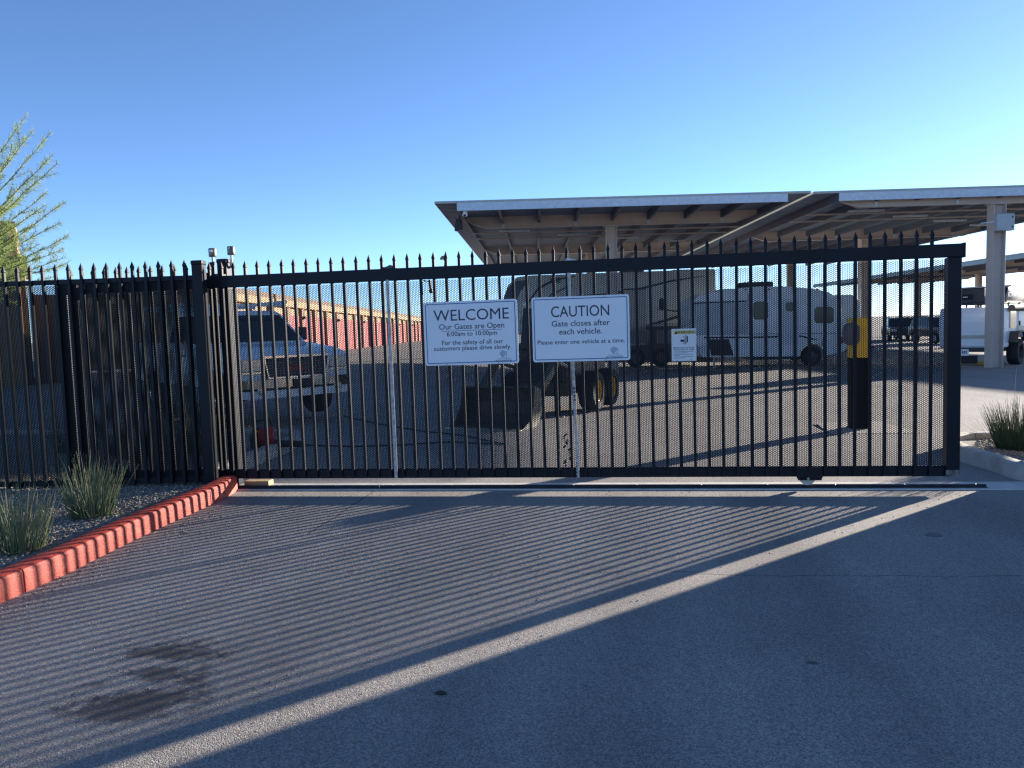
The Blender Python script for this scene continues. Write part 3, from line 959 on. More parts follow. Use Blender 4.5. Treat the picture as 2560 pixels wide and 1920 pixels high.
# parking lines, wheel stops
PAINT = mat('road_paint', (.62, .62, .60), .8, 0, .15, 12)
YPAINT = mat('yellow_stop', (.62, .42, .06), .7, 0, .2, 9)
def stripe(name, p0, p1, w, m):
    A, B = GP(*p0), GP(*p1)
    d = (B - A); d.z = 0; d.normalize()
    n = Vector((-d.y, d.x, 0)) * w / 2
    me = bpy.data.meshes.new(name)
    P = [A - n, B - n, B + n, A + n]
    me.from_pydata([(p.x, p.y, gz(p.x, p.y) + .006) for p in P], [], [(0, 1, 2, 3)])
    me.materials.append(m)
    return tag(obj(name, me), kind='structure')
stripe('parking_line', (2330, 918), (2700, 912), .10, PAINT)
stripe('parking_line', (2330, 897), (2640, 889), .10, PAINT)
stripe('parking_line', (2330, 887), (2620, 880), .10, PAINT)
stripe('parking_line', (1480, 925), (2080, 905), .12, PAINT)
for px, py, lab in ((2462, 911, 'yellow wheel stop at the foot of the tan column'), (2556, 899, 'yellow wheel stop behind the off-road trailer wheel')):
    q = GP(px, py)
    w = MB().prism([(-.09, 0), (.09, 0), (.06, .11), (-.06, .11)], (0, 0, 0), (0, 1, 0), (0, 0, 1), (.55 if px < 2500 else .9, 0, 0)).build('wheel_stop', YPAINT, None, .01)
    w.location = q - Vector((.28, 0, 0)); w.rotation_euler = (0, 0, R(6.5))
    tag(w, lab, 'wheel stop')

# ================================================================== STORAGE BUILDING WITH RED DOORS
STUC = mat('tan_stucco', (.42, .30, .18), .85, 0, .08, 3, .2, 40)
STUCP = mat('pilaster_stucco', (.26, .17, .135), .85, 0, .08, 3, .2, 40)
DOORR = mat('red_door', (.33, .026, .030), .5, 0, .06, 2)
q0 = Vector((CAM[0], CAM[1], 0)) + FH * 43 + RH * (-17 + .0312 * 43)
sb_ = thing('storage_building', 'long low storage building with a row of red roll-up doors', 'building', (q0.x, q0.y, 0), R(6.5))
BL = 96
MB().box(-9, -.12, 0, BL, -1.2, 3.55).build('wall', STUC, sb_)
MB().box(-9.2, .22, -.3, BL, 3.50, 3.95).build('fascia', STUC, sb_, .02)
MB().prism([(0, 0), (9.6, 0), (9.6, .3), (4.8, .75), (0, .3)], (-9.4, -.4, 3.95), (1, 0, 0), (0, 0, 1), (0, BL + .4, 0)).build('roof', mat('roof_brown', (.20, .14, .10), .8, 0, .15, 4), sb_)
dm = MB()
for k in range(12):
    dm.box(-.02, .0 + .012 * (k % 2), 0, 2.55, .24 * k, .24 * k + .235)
dme = dm.mesh('roll_up_door', DOORR)
pme = MB().box(-.12, .10, 0, .62, -1.2, 3.5).mesh('pilaster', STUCP)
lme = MB().box(.16, .30, -.12, .12, 2.75, 2.95).mesh('wall_lamp', DARKG)
for i in range(29):
    obj('roll_up_door', dme, sb_, (-.09, .72 + i * 3.3, .1 - .0 * i))
    obj('pilaster', pme, sb_, (0, i * 3.3 + .05, 0))
    if i % 3 == 1:
        obj('wall_lamp', lme, sb_, (0, i * 3.3 + .36, 0))
# sagging tilt of the row follows the falling yard
sb_.rotation_euler = (R(-.55), 0, R(6.5))

# brown office block at the far left
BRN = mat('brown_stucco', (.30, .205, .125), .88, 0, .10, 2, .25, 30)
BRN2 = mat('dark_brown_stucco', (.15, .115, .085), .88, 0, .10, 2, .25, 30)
def onfront(px, py, d=27.0):
    return onplane(px, py, (CAM[0] + FH.x * d, CAM[1] + FH.y * d, 0), FH)
AO = YAW + R(31.5)                               # the block is turned; its end wall lies along the line of sight
RO, FO = Vector((math.cos(AO), math.sin(AO), 0)), Vector((-math.sin(AO), math.cos(AO), 0))
OL = onfront(38, 900)
OL.z = 0
ob = thing('office_building', 'brown stucco building with stepped parapet behind the feathery tree', 'building', OL, AO)
def lx(px, py):
    v = onplane(px, py, OL, FO) - OL
    return v.dot(RO), v.z
zt = lx(20, 553)[1]; x1 = lx(38, 560)[0]
MB().box(-9, x1, 0, 7, 0, zt).build('tower_wall', BRN, ob)
z2 = lx(50, 660)[1]; x2 = lx(61, 680)[0]
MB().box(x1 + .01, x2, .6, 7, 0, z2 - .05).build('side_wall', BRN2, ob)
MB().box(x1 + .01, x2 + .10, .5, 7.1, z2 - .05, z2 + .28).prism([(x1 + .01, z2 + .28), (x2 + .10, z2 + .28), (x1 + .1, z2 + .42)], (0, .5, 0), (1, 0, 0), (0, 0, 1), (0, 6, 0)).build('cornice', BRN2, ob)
zl = lx(30, 641)[1]
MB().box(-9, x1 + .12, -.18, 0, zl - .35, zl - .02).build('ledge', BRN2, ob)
xw, zw = lx(17, 640)
MB().box(xw - .9, xw + .02, -.03, .05, zw, lx(17, 575)[1]).build('window_recess', DARKG, ob)
MB().box(xw + .02, xw + .09, -.10, .04, zw, lx(17, 572)[1]).build('window_jamb', mat('pale_jamb', (.62, .50, .30), .8), ob)
z3 = lx(100, 733)[1]; x3 = lx(178, 800)[0]
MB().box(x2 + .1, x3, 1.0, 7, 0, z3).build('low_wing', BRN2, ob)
d0 = lx(112, 866); d1 = lx(128, 783)
MB().box(d0[0], d1[0], .93, 1.0, 0, d1[1]).build('door', mat('maroon_door', (.16, .045, .035), .6), ob)

# light pole far behind the gate
q = Vector((CAM[0], CAM[1], 0)) + FH * 58 + RH * ((1126 - 1280) * 58 / FPX)
lp = thing('light_pole', 'tan square light pole with a tilted lamp head behind the WELCOME sign', 'light pole', (q.x, q.y, 0), YAW)
MB().box(-.12, .12, -.12, .12, -.3, 6.5).build('shaft', mat('pole_tan', (.30, .20, .13), .7), lp)
MB().prism([(-.15, 6.2), (.12, 6.2), (.04, 6.75), (-.12, 7.02), (-.28, 7.0), (-.42, 6.84), (-.40, 6.70), (-.22, 6.76), (-.10, 6.6)], (0, -.2, 0), (1, 0, 0), (0, 0, 1), (0, .4, 0)).build('lamp_head', mat('lamp_olive', (.14, .14, .10), .6), lp, .02)

# unseen wall right of the gate, form guessed, added to throw the broad apron shadow
BLOCKM = mat('wall_block', (.36, .29, .23), .9, 0, .12, 5, .3, 50)
wl = thing('unseen_shadow_wall', 'unseen tan block wall right of the gate, added to cast the broad shadow', 'wall', (4.58, .77, 0))
MB().box(.006, 7.99, .206 - .2, .194, 0, 2.60).build('core', mat('mortar', (.30, .27, .24), .95, 0, .1, 8), wl)
bme = MB().box(.006, .394, 0, .2, .006, .194).mesh('block', BLOCKM, .004)
for r in range(13):
    for i in range(20):
        x = i * .4 + (0 if r % 2 == 0 else 0)
        o = obj('block', bme, wl, (x, 0, r * .2))
MB().box(-.03, 8.03, -.03, .23, 2.605, 2.68).build('coping', CONC, wl, .006)

# ================================================================== VEHICLES
def shell(prof, halfw, name, m, parent, bevel=.04, taper=None, seg=2):
    """side profile (x,z) extruded across, optionally narrowed with height"""
    n = len(prof)
    V = []
    for s in (-1, 1):
        for x, z in prof:
            k = taper(x, z) if taper else 1.0
            V.append((x, s * halfw * k, z))
    F = [tuple(range(n)), tuple(range(2 * n - 1, n - 1, -1))] + [(i, i + n, (i + 1) % n + n, (i + 1) % n) for i in range(n)]
    return MB().add(V, F).build(name, m, parent, bevel, seg, smooth=True)
def arch(cx, cz, r, z0, n=9):
    a0 = math.asin(max(-1, min(1, (z0 - cz) / r)))
    return [(cx + r * math.cos(a0 + (math.pi - 2 * a0) * i / n), cz + r * math.sin(a0 + (math.pi - 2 * a0) * i / n)) for i in range(n + 1)]

# ---- silver pickup (local +X = forward, front at x = 0)
AT = R(50)
tr = thing('pickup_truck', 'silver pickup truck with chrome grille parked behind the gate', 'pickup truck', (-5.05, 5.45, 0.04), math.atan2(-math.cos(AT), math.sin(AT)))
hw = 1.0
prof = [(-.02, .52), (0, 1.02), (-.06, 1.14), (-.35, 1.22), (-1.35, 1.30), (-1.5, 1.32), (-3.75, 1.34), (-5.75, 1.38), (-5.80, .62)]
prof += [(-5.1, .58)] + [p for p in arch(-4.62, .40, .50, .56)][::-1] [0:0]
body = [(-.02, .52), (0, 1.04), (-.06, 1.15), (-.35, 1.235), (-1.35, 1.325), (-1.55, 1.34), (-3.72, 1.36), (-5.75, 1.40), (-5.80, .64)]
body += arch(-4.62, .40, .52, .58)[::-1] + arch(-.98, .40, .52, .56)[::-1]
shell(body, hw, 'body', SILVER, tr, .035, lambda x, z: 1.0 if z < 1.2 else .965)
cab = [(-1.42, 1.30), (-2.22, 1.90), (-2.45, 1.97), (-3.45, 1.97), (-3.62, 1.90), (-3.74, 1.30)]
shell(cab, .95, 'cab', SILVER, tr, .04, lambda x, z: 1.0 - .17 * max(0, (z - 1.3) / .67))
ws = MB()
def cabw(z):
    return .95 * (1 - .17 * max(0, (z - 1.3) / .67))
def fr(z, off=.02):
    t = (z - 1.30) / .60
    return -1.42 - .80 * t + off
ws.add([(fr(1.36), -cabw(1.36) * .93, 1.37), (fr(1.36), cabw(1.36) * .93, 1.37), (fr(1.86), cabw(1.86) * .90, 1.87), (fr(1.86), -cabw(1.86) * .90, 1.87)], [(0, 1, 2, 3)])
ws.build('windshield', GLASS, tr)
for s in (-1, 1):
    for pts in (((-1.78, 1.39), (-2.62, 1.39), (-2.62, 1.88), (-2.35, 1.88)), ((-2.72, 1.39), (-3.55, 1.39), (-3.48, 1.88), (-2.72, 1.88))):
        V = [(x, s * (cabw(z) + .006), z) for x, z in pts]
        MB().add(V, [(0, 1, 2, 3)]).build('side_window', GLASS, tr)
    MB().box(-2.66, -2.5, s * hw - (.0 if s > 0 else .02), s * hw + (.02 if s > 0 else 0), 1.12, 1.16).build('door_handle', CHROME, tr)
    MB().box(-1.98, -1.80, s * 1.06 - .09, s * 1.06 + .09, 1.36, 1.62).bar((-1.88, s * .90, 1.40), (-1.88, s * 1.02, 1.45), .04).build('mirror', DARKG, tr, .02)
    MB().box(.0, .03, s * .79 - .18, s * .79 + .18, .88, 1.09).build('headlight', mat('headlamp', (.62, .60, .55), .15, .2, .1, 20), tr, .012)
    MB().box(-.20, .01, s * .985 - .02, s * .985 + .02, .88, 1.09).build('marker_lamp', mat('amber_lamp', (.45, .11, .03), .3), tr, .008)
    MB().box(.03, .045, s * .79 - .18, s * .79 + .18, .845, .872).build('headlight_trim', CHROME, tr)
    MB().lathe([(.075, 0), (.075, .03), (.06, .035), (.0005, .03)], (.12, s * .70, .56), (1, 0, 0), 16).build('fog_lamp', MATS['headlamp'], tr, smooth=True)
MB().box(-.02, .05, -.57, .57, .76, 1.10).build('grille_backing', DARKG, tr)
gr = MB()
gr.box(.04, .075, -.60, .60, 1.085, 1.135).box(.04, .07, -.54, .54, .74, .775)
for s in (-1, 1):
    gr.bar((.055, s * .59, 1.09), (.055, s * .53, .76), .04, .03)
gr.build('grille_frame', CHROME, tr, .006)
gb = MB()
for k in range(5):
    gb.box(.05, .062, -.55, .55, .815 + .048 * k, .827 + .048 * k)
for k in range(17):
    gb.box(.05, .060, -.52 + .065 * k, -.508 + .065 * k, .78, 1.08)
gb.build('grille_mesh', mat('grille_grey', (.16, .16, .165), .4, .5), tr)
BX = Matrix(((0, 0, 1), (1, 0, 0), (0, 1, 0)))
text_mesh('emblem', 'GMC', .15, RED, tr, (.066, 0, .87), bold=.03, basis=BX, depth=.004)
bp_ = [(-1.02, -.16), (-.99, .06), (-.84, .14), (-.5, .19), (0, .21), (.5, .19), (.84, .14), (.99, .06), (1.02, -.16)]
def bumper(z0, z1, o):
    V = [(x + o, y, z) for z in (z0, z1) for y, x in bp_]
    n = len(bp_)
    V += [(x + o - .09, y * .97, z) for z in (z0, z1) for y, x in bp_]
    F = []
    for i in range(n - 1):
        F += [(i, i + 1, n + i + 1, n + i), (2 * n + i, 3 * n + i, 3 * n + i + 1, 2 * n + i + 1), (n + i, n + i + 1, 3 * n + i + 1, 3 * n + i), (i, 2 * n + i, 2 * n + i + 1, i + 1)]
    return MB().add(V, F)
bu = bumper(.60, .74, 0).build('bumper', CHROME, tr, smooth=True)
bumper(.43, .56, -.02).build('lower_bumper', SILVER, bu, smooth=True)
bumper(.555, .605, -.05).build('bumper_intake', DARKG, bu)
MB().box(.225, .24, -.17, .17, .60, .73).build('number_plate_recess', DARKG, tr)
for x in (-.98, -4.62):
    for s in (-1, 1):
        wheel(tr, (x, s * .86, .40), (0, s, 0), .40, .27, .23, CHROME)
rk = MB()
for y in (-.82, .82):
    rk.bar((-2.0, y, 2.12), (-5.5, y, 2.12), .06)
for x in (-2.1, -3.5, -4.9):
    rk.bar((x, -.84, 2.06), (x, .84, 2.06), .05)
for x in (-3.9, -5.4):
    for y in (-.84, .84):
        rk.bar((x, y, 1.36), (x, y, 2.09), .05)
rk.build('ladder_rack', GALV, tr)
MB().box(-5.84, -5.80, -.95, .95, .55, .75).build('rear_bumper', CHROME, tr, .01)

# ---- compact skid loader
AL = R(17)
lp0 = Vector((-1.56, 4.75, gz(-1.45, 4.75)))
ld = thing('skid_loader', 'yellow-wheeled skid loader with a wide bucket resting on the asphalt', 'loader', lp0, math.atan2(-math.cos(AL), -math.sin(AL)))
LBODY = mat('loader_grey', (.095, .082, .066), .6, 0, .25, 5)
bk = MB()
bprof = [(.30, .0), (.30, .015), (-.25, .05), (-.42, .22), (-.44, .45), (-.36, .72), (-.24, .74), (-.26, .77), (-.42, .72), (-.50, .45), (-.48, .18), (-.28, .0)]
bk.prism(bprof, (0, -.64, 0), (1, 0, 0), (0, 0, 1), (0, 1.28, 0))
b_ = bk.build('bucket', LBODY, ld)
b_.scale = (1, 1, .82)
side = [(.28, 0), (-.28, 0), (-.48, .18), (-.5, .45), (-.42, .72), (-.26, .77), (-.20, .40), (.0, .12)]
for s in (-1, 1):
    MB().prism(side, (0, s * .64 - .012, 0), (1, 0, 0), (0, 0, 1), (0, .024, 0)).build('bucket_side', LBODY, b_)
MB().box(.22, .36, -.66, .66, .0, .022).build('cutting_edge', mat('worn_steel', (.50, .42, .30), .45, .4, .2, 14), b_)
shell([(-2.0, .30), (-2.05, 1.02), (-2.2, 1.15), (-2.9, 1.2), (-4.1, 1.25), (-4.2, .35)], .52, 'chassis', LBODY, ld, .03)
shell([(-2.15, 1.15), (-2.35, 1.90), (-3.4, 1.94), (-3.55, 1.2)], .46, 'cab', DARKG, ld, .03)
MB().add([(-2.14, -.38, 1.24), (-2.14, .38, 1.24), (-2.28, .36, 1.82), (-2.28, -.36, 1.82)], [(0, 1, 2, 3)]).build('front_window', GLASS, ld)
MB().box(-2.04, -1.98, -.46, .46, .55, .95).build('radiator_guard', DARKG, ld, .01)
for s in (-1, 1):
    MB().bar((-4.0, s * .58, 1.40), (-1.5, s * .58, 1.02), .10, .16).bar((-1.52, s * .58, 1.05), (-.48, s * .52, .36), .10, .14).build('lift_arm', LBODY, ld, .01)
    MB().tube([(-2.4, s * .50, .75), (-1.45, s * .56, .95)], .035, 8).build('hydraulic_ram', STEEL, ld, smooth=True)
    for x in (-2.60, -3.45):
        wheel(ld, (x, s * .76, .36), (0, s, 0), .36, .30, .21, mat('loader_yellow', (.50, .30, .02), .5, 0, .15), 20)
    MB().lathe([(.0005, .0), (.05, .0), (.05, .03), (.0005, .035)], (-2.3, s * .36, 1.97), (1, 0, 0), 10).build('work_lamp', MATS['headlamp'], ld)

# ---- keypad post
q = GP(1395, 1042)
kp = thing('keypad_post', 'slim dark exit keypad post standing beside the loader bucket', 'post', q)
MB().box(-.05, .05, -.05, .05, 0, 1.18).build('shaft', BLACK, kp, .004)
MB().box(-.09, .09, -.10, .06, 1.18, 1.42).build('keypad_box', DARKG, kp, .01)
MB().box(-.12, .12, -.12, .12, 0, .015).build('base_plate', STEEL, kp)

# ---- yellow and black bollard on a concrete pad
q = GP(2150, 1074)
bo = thing('bollard', 'thick square post, yellow on top and black below, on concrete pad', 'bollard', q)
MB().box(-.105, .125, 0, .23, 0, .98).build('black_shaft', mat('matt_black', (.004, .0045, .006), .7, 0, .2, 4, spec=.1), bo, .008)
MB().box(-.109, .129, -.004, .234, .982, 1.525).build('yellow_sleeve', YEL, bo, .01)
MB().prism(rrect(.20, .30, .08), (-.13, -.004, 1.31), (1, 0, 0), (0, 0, 1), (0, -.10, 0)).build('keypad_hood', mat('hood_blue', (.06, .07, .10), .4), bo, .012)
tag(MB().prism([(-.5, -.45), (.62, -.45), (.5, .75), (-.42, .72)], (q.x, q.y, -.02), (1, 0, 0), (0, 1, 0), (0, 0, .032 + gz(q.x, q.y))).build('concrete_pad', CONC), kind='structure')

# ---- trailers drawn on their side plane
def side_frame(P, d):
    d = Vector(d).normalized()
    nrm = Vector((d.y, -d.x, 0))                    # towards the camera
    return P, d, nrm
def SF(px, py, fr):
    P, d, nrm = fr
    v = onplane(px, py, P, nrm) - P
    return (v.dot(d), v.z)
def side_thing(name, label, cat, P, d):
    return thing(name, label, cat, P, math.atan2(d.y, d.x))

# white travel trailer with rounded ends
SEAM = mat('body_seam_grey', (.30, .31, .33), .5)
P = GP(2030, 914)
frm = side_frame(P, RH)
tt = side_thing('travel_trailer', 'white travel trailer with rounded ends and three dark windows', 'trailer', P, RH)
def poly(pts, f=frm):
    return [SF(a, b, f) for a, b in pts]
outl = poly([(1757, 893), (1738, 850), (1731, 793), (1734, 752), (1748, 738), (1790, 729), (1850, 720), (1900, 716), (1960, 716), (2030, 721), (2072, 730), (2094, 748), (2106, 780), (2117, 839), (2113, 878), (2070, 888), (2056, 889)]) + []
wc = SF(2030, 889, frm)
ar = arch(wc[0], wc[1] - .02, .48, SF(2030, 889, frm)[1] - .02, 8)
outl = outl + ar + poly([(1990, 891)])
MB().prism(outl, (0, 0, 0), (1, 0, 0), (0, 0, 1), (0, 2.3, 0)).build('body', WHITEB, tt, .10, 3, smooth=True)
def plate(parent, pts, name, m, d=.012, f=None):
    MB().prism(poly(pts, f or frm), (0, -.002, 0), (1, 0, 0), (0, 0, 1), (0, -d, 0)).build(name, m, parent)
def rr(x0, y0, x1, y1, r=6):
    return [(x0 + r, y0), (x1 - r, y0), (x1, y0 + r), (x1, y1 - r), (x1 - r, y1), (x0 + r, y1), (x0, y1 - r), (x0, y0 + r)]
plate(tt, rr(1883, 754, 1920, 799), 'window', GLASS)
plate(tt, rr(2036, 767, 2084, 808), 'window', GLASS)
plate(tt, [(1735, 754), (1866, 752), (1868, 833), (1740, 834)], 'slide_out', mat('slide_grey', (.50, .53, .57), .45, 0, .03), .05)
plate(tt, [(1770, 848), (1822, 848), (1834, 889), (1778, 889)], 'dark_graphic', DARKG)
plate(tt, [(1760, 842), (1900, 841), (2000, 838), (2042, 848), (2042, 851), (2000, 842), (1900, 845), (1760, 846)], 'pinstripe', DARKG)
plate(tt, [(1735, 757), (1866, 751), (1866, 754), (1735, 760)], 'awning_rail', DARKG, .06)
plate(tt, rr(1955, 748, 1998, 862, 5), 'entry_door', mat('door_offwhite', (.66, .68, .71), .4, 0, .03), .02)
plate(tt, rr(1964, 756, 1989, 778, 4), 'door_window', GLASS, .026)
plate(tt, [(1745, 862), (1768, 862), (1772, 884), (1750, 884)], 'baggage_door', MATS['door_offwhite'], .02)
plate(tt, [(2098, 842), (2108, 842), (2108, 858), (2100, 858)], 'tail_lamp', RED, .02)
plate(tt, [(1738, 835), (2114, 832), (2114, 834), (1738, 837)], 'body_seam', SEAM, .008)
plate(tt, [(1870, 735), (1872, 735), (1874, 838), (1872, 838)], 'body_seam', SEAM, .008)
for k in range(4):
    plate(tt, [(1860 + 60 * k, 722), (1866 + 60 * k, 722), (1866 + 60 * k, 725), (1860 + 60 * k, 725)], 'marker_lamp', MATS['amber_lamp'], .02)
xs0, z0 = SF(1870, 716, frm); xs1, _ = SF(1950, 716, frm)
MB().box(xs0, xs1, .7, 1.5, z0 - .03, z0 + .20).build('roof_unit', DARKG, tt, .05)
xs0, z0 = SF(1812, 725, frm); xs1, _ = SF(1868, 725, frm)
MB().box(xs0, xs1, .5, 1.7, z0 - .06, z0 + .06).build('roof_vent', WHITEB, tt, .03)
wheel(tt, (wc[0], .12, .37), (0, -1, 0), .37, .24, .22, mat('dark_alloy', (.10, .10, .11), .35, .6, .2), 24)
fe = MB()
ar2 = arch(wc[0], wc[1] - .02, .50, wc[1] - .02, 12)
for a_, b_2 in zip(ar2, ar2[1:]):
    fe.bar((a_[0], -.02, a_[1]), (b_2[0], -.02, b_2[1]), .05, .05, (0, 1, 0))
fe.build('wheel_arch_trim', CHROME, tt)
h0, hz = SF(2113, 872, frm)
MB().bar((h0 - .4, .4, .50), (h0 + .9, 1.15, .48), .10).bar((h0 - .4, 1.9, .50), (h0 + .9, 1.15, .48), .10).build('hitch', DARKG, tt)
MB().bar((SF(1790, 880, frm)[0], .3, .5), (SF(1790, 880, frm)[0], .3, .0), .07).bar((SF(2095, 880, frm)[0], .3, .5), (SF(2095, 880, frm)[0], .3, .0), .06).build('jack', STEEL, tt)
MB().box(SF(1880, 0, frm)[0] * 0 + SF(1885, 890, frm)[0], SF(1990, 890, frm)[0], .2, 2.0, .28, .42).build('underframe', DARKG, tt)

# second trailer standing behind it
P2 = P + RH * 1.75 + FH * 4.2
P2.z = gz(P2.x, P2.y)
t2 = side_thing('travel_trailer', 'bluish white trailer half hidden behind the yellow and black post', 'trailer', P2, RH)
shell([(-1.6, .55), (-1.65, 2.5), (-1.35, 2.85), (1.25, 2.85), (1.55, 2.5), (1.6, .9), (1.3, .55)], 1.1, 'body', mat('pale_blue_body', (.50, .60, .70), .35, 0, .04, coat=.3), t2, .10)
MB().lathe([(.0005, .1), (.20, .1), (.24, .04), (.34, .04), (.36, -.02), (.34, -.1), (.0005, -.1)], (1.72, -.3, 1.35), (.6, -.8, 0), 20).build('spare_wheel', RUBBER, t2, smooth=True)
MB().ell((-.4, 0, 2.95), (.62, .5, .16), 14, 6).build('roof_unit', BEIGEB, t2, smooth=True)
for s in (-1, 1):
    wheel(t2, (-.5, s * .95, .36), (0, s, 0), .36, .22, .2, GALV, 18)
MB().bar((1.5, -.5, .6), (2.6, 0, .55), .09).bar((1.5, .5, .6), (2.6, 0, .55), .09).build('hitch', DARKG, t2)

# big fifth wheel trailer under the first carport
dv = 33.0
P3 = Vector((CAM[0], CAM[1], 0)) + FH * dv + RH * ((1500 - 1280) * dv / FPX)
P3.z = gz(P3.x, P3.y)
f3 = side_frame(P3, RH)
fw = side_thing('fifth_wheel_trailer', 'large beige fifth wheel trailer with dark sweeping stripes', 'trailer', P3, RH)
out3 = poly([(1345, 905), (1345, 838), (1268, 836), (1258, 800), (1257, 750), (1270, 712), (1295, 692), (1330, 688), (1790, 672), (1795, 900)], f3)
MB().prism(out3, (0, 0, 0), (1, 0, 0), (0, 0, 1), (0, 2.5, 0)).build('body', BEIGEB, fw, .10, 2, smooth=True)
pl3 = lambda pts, n, m, d=.014: plate(fw, pts, n, m, d, f3)
pl3([(1258, 750), (1268, 722), (1290, 702), (1322, 700), (1300, 730), (1285, 770), (1280, 830), (1262, 830)], 'nose_cap', mat('nose_slate', (.07, .085, .11), .35, 0, .1))
SWO = mat('stripe_charcoal', (.05, .05, .055), .5)
def ribbon(pts, w):
    up_, lo = [], []
    for i, (x, y) in enumerate(pts):
        k = w * math.sin(math.pi * (i + .35) / (len(pts) - .3))
        up_.append((x, y - k)); lo.append((x, y + k))
    return up_ + lo[::-1]
pl3(ribbon([(1300, 810), (1318, 760), (1345, 722), (1385, 700), (1440, 690)], 4), 'stripe', SWO)
pl3(ribbon([(1325, 815), (1345, 770), (1380, 735), (1430, 712)], 3), 'stripe', MATS['nose_slate'])
pl3(ribbon([(1440, 740), (1520, 735), (1600, 722), (1680, 702), (1760, 690)], 3), 'stripe', SWO)
pl3(ribbon([(1590, 820), (1640, 808), (1700, 790), (1770, 768)], 4), 'stripe', SWO)
pl3(ribbon([(1640, 772), (1690, 778), (1740, 770)], 2), 'stripe', SWO)
pl3(rr(1376, 694, 1402, 708, 3), 'window', GLASS)
pl3(rr(1577, 746, 1606, 766, 4), 'window', GLASS)
pl3(rr(1701, 766, 1731, 793, 5), 'window', GLASS)
pl3(rr(1648, 745, 1660, 776, 4), 'door_lamp', DARKG)
pl3([(1553, 722), (1614, 720), (1616, 862), (1555, 865)], 'entry_door', mat('door_beige', (.44, .41, .36), .45, 0, .04), .03)
pl3([(1553, 722), (1614, 720), (1614, 724), (1553, 726)], 'door_trim', SWO, .05)
pl3([(1345, 822), (1790, 812), (1792, 905), (1345, 908)], 'skirt', mat('skirt_dark', (.05, .05, .055), .5, 0, .2, 6), .03)
pl3(rr(1430, 752, 1490, 784, 4), 'window', GLASS)
for k in range(6):
    pl3([(1360 + 70 * k, 826), (1415 + 70 * k, 825), (1415 + 70 * k, 858), (1360 + 70 * k, 859)], 'baggage_door', mat('baggage_grey', (.16, .155, .15), .5), .04)
pl3([(1345, 816), (1790, 806), (1790, 810), (1345, 820)], 'body_trim', SEAM, .03)
for px0 in (1560, 1690):
    x, z = SF(px0, 690, f3)
    MB().box(x, x + 1.0, .8, 1.6, z + .05, z + .32).build('roof_unit', DARKG, fw, .05)
for px0 in (1590, 1652):
    wheel(fw, (SF(px0, 900, f3)[0], .08, .40), (0, -1, 0), .40, .26, .22, GALV, 20)
x = SF(1380, 900, f3)[0]
MB().bar((x, .3, .7), (x, .3, 0), .10).bar((x, 2.2, .7), (x, 2.2, 0), .10).build('landing_leg', STEEL, fw)

# ---- white off-road trailer by the tan column
P4 = GP(2538, 911)
dirS = Vector((math.cos(YAW + R(42)), math.sin(YAW + R(42)), 0))
nS = Vector((dirS.y, -dirS.x, 0))
dist = (P4 - Vector((CAM[0], CAM[1], 0))).dot(FH)
s0 = -1.35
ot = thing('offroad_trailer', 'white boxy off-road trailer with roof cases and knobbly tyres', 'trailer', P4 + dirS * 0, math.atan2(dirS.y, dirS.x))
# local: x along the side, y away from the camera (across)
OW = mat('trailer_white', (.80, .81, .82), .4, 0, .03, 2)
bd = [(s0, .62), (s0 - .05, 1.72), (s0 + .12, 1.98), (2.6, 2.0), (2.95, 1.5), (2.95, .9), (.75, .62 + .28), (.62, 1.12), (-.58, 1.12), (-.75, .62)]
MB().prism(bd, (0, .0, 0), (1, 0, 0), (0, 0, 1), (0, 1.95, 0)).build('body', OW, ot, .05, 2, smooth=True)
# rear face (x = s0): door panel, handle, stripe
MB().prism(rrect(1.45, 1.0, .12), (s0 - .035, 1.05, 1.17), (0, 1, 0), (.045, 0, 1), (-.02, 0, 0)).build('rear_door', mat('door_white', (.70, .74, .75), .4, 0, .03), ot, .008)
MB().box(s0 - .075, s0 - .055, .42, .52, 1.18, 1.30).build('door_handle', DARKG, ot, .006)
STB = mat('stripe_beige', (.46, .44, .36), .5, 0, .05)
MB().box(s0 - .072, s0 - .058, .40, 1.70, .93, 1.05).build('rear_stripe', STB, ot)
pl = MB().box(s0 - .06, s0 - .04, 1.0, 1.42, .36, .58).build('number_plate', WHITEP, ot)
pn = MB()
for k in range(6):
    pn.box(s0 - .064, s0 - .060, 1.06 + .055 * k, 1.09 + .055 * k, .43, .52)
pn.build('plate_print', INKG, pl)
MB().box(s0 - .03, s0 + .02, .75, 1.55, .10, .36).build('mud_flap', RUBBER, ot)
MB().box(s0 - .02, 2.6, .15, 1.8, .48, .62).build('chassis', DARKG, ot)
# side details (y = 0)
MB().box(.12, 2.9, -.010, -.002, .98 + .18, 1.30).build('side_stripe', STB, ot)
MB().prism(rrect(.62, .66, .07), (-.38, -.003, 1.58), (1, 0, 0), (0, 0, 1), (0, -.02, 0)).build('window', GLASS, ot)
MB().box(.22, .25, -.012, -.002, 1.2, 1.95).build('door_seam', mat('seam_grey', (.35, .36, .38), .5), ot)
MB().box(.34, .44, -.03, -.004, 1.32, 1.48).build('door_handle', DARKG, ot, .005)
fd = MB()
for (a_, b2) in (((-.80, .78), (-.62, 1.13)), ((-.62, 1.13), (.66, 1.13)), ((.66, 1.13), (1.05, .78))):
    fd.bar((a_[0], -.09, a_[1]), (b2[0], -.09, b2[1]), .36, .03, (0, 0, 1))
fd.build('mudguard', DARKG, ot)
wheel(ot, (0, .0, .44), (0, -1, 0), .44, .34, .24, mat('black_rim', (.03, .03, .033), .4, .3, .2), 28)
wheel(ot, (0, 1.9, .44), (0, 1, 0), .44, .34, .24, MATS['black_rim'], 24)
rk = MB()
for y in (.15, 1.8):
    rk.bar((s0 + .1, y, 2.10), (2.5, y, 2.10), .05)
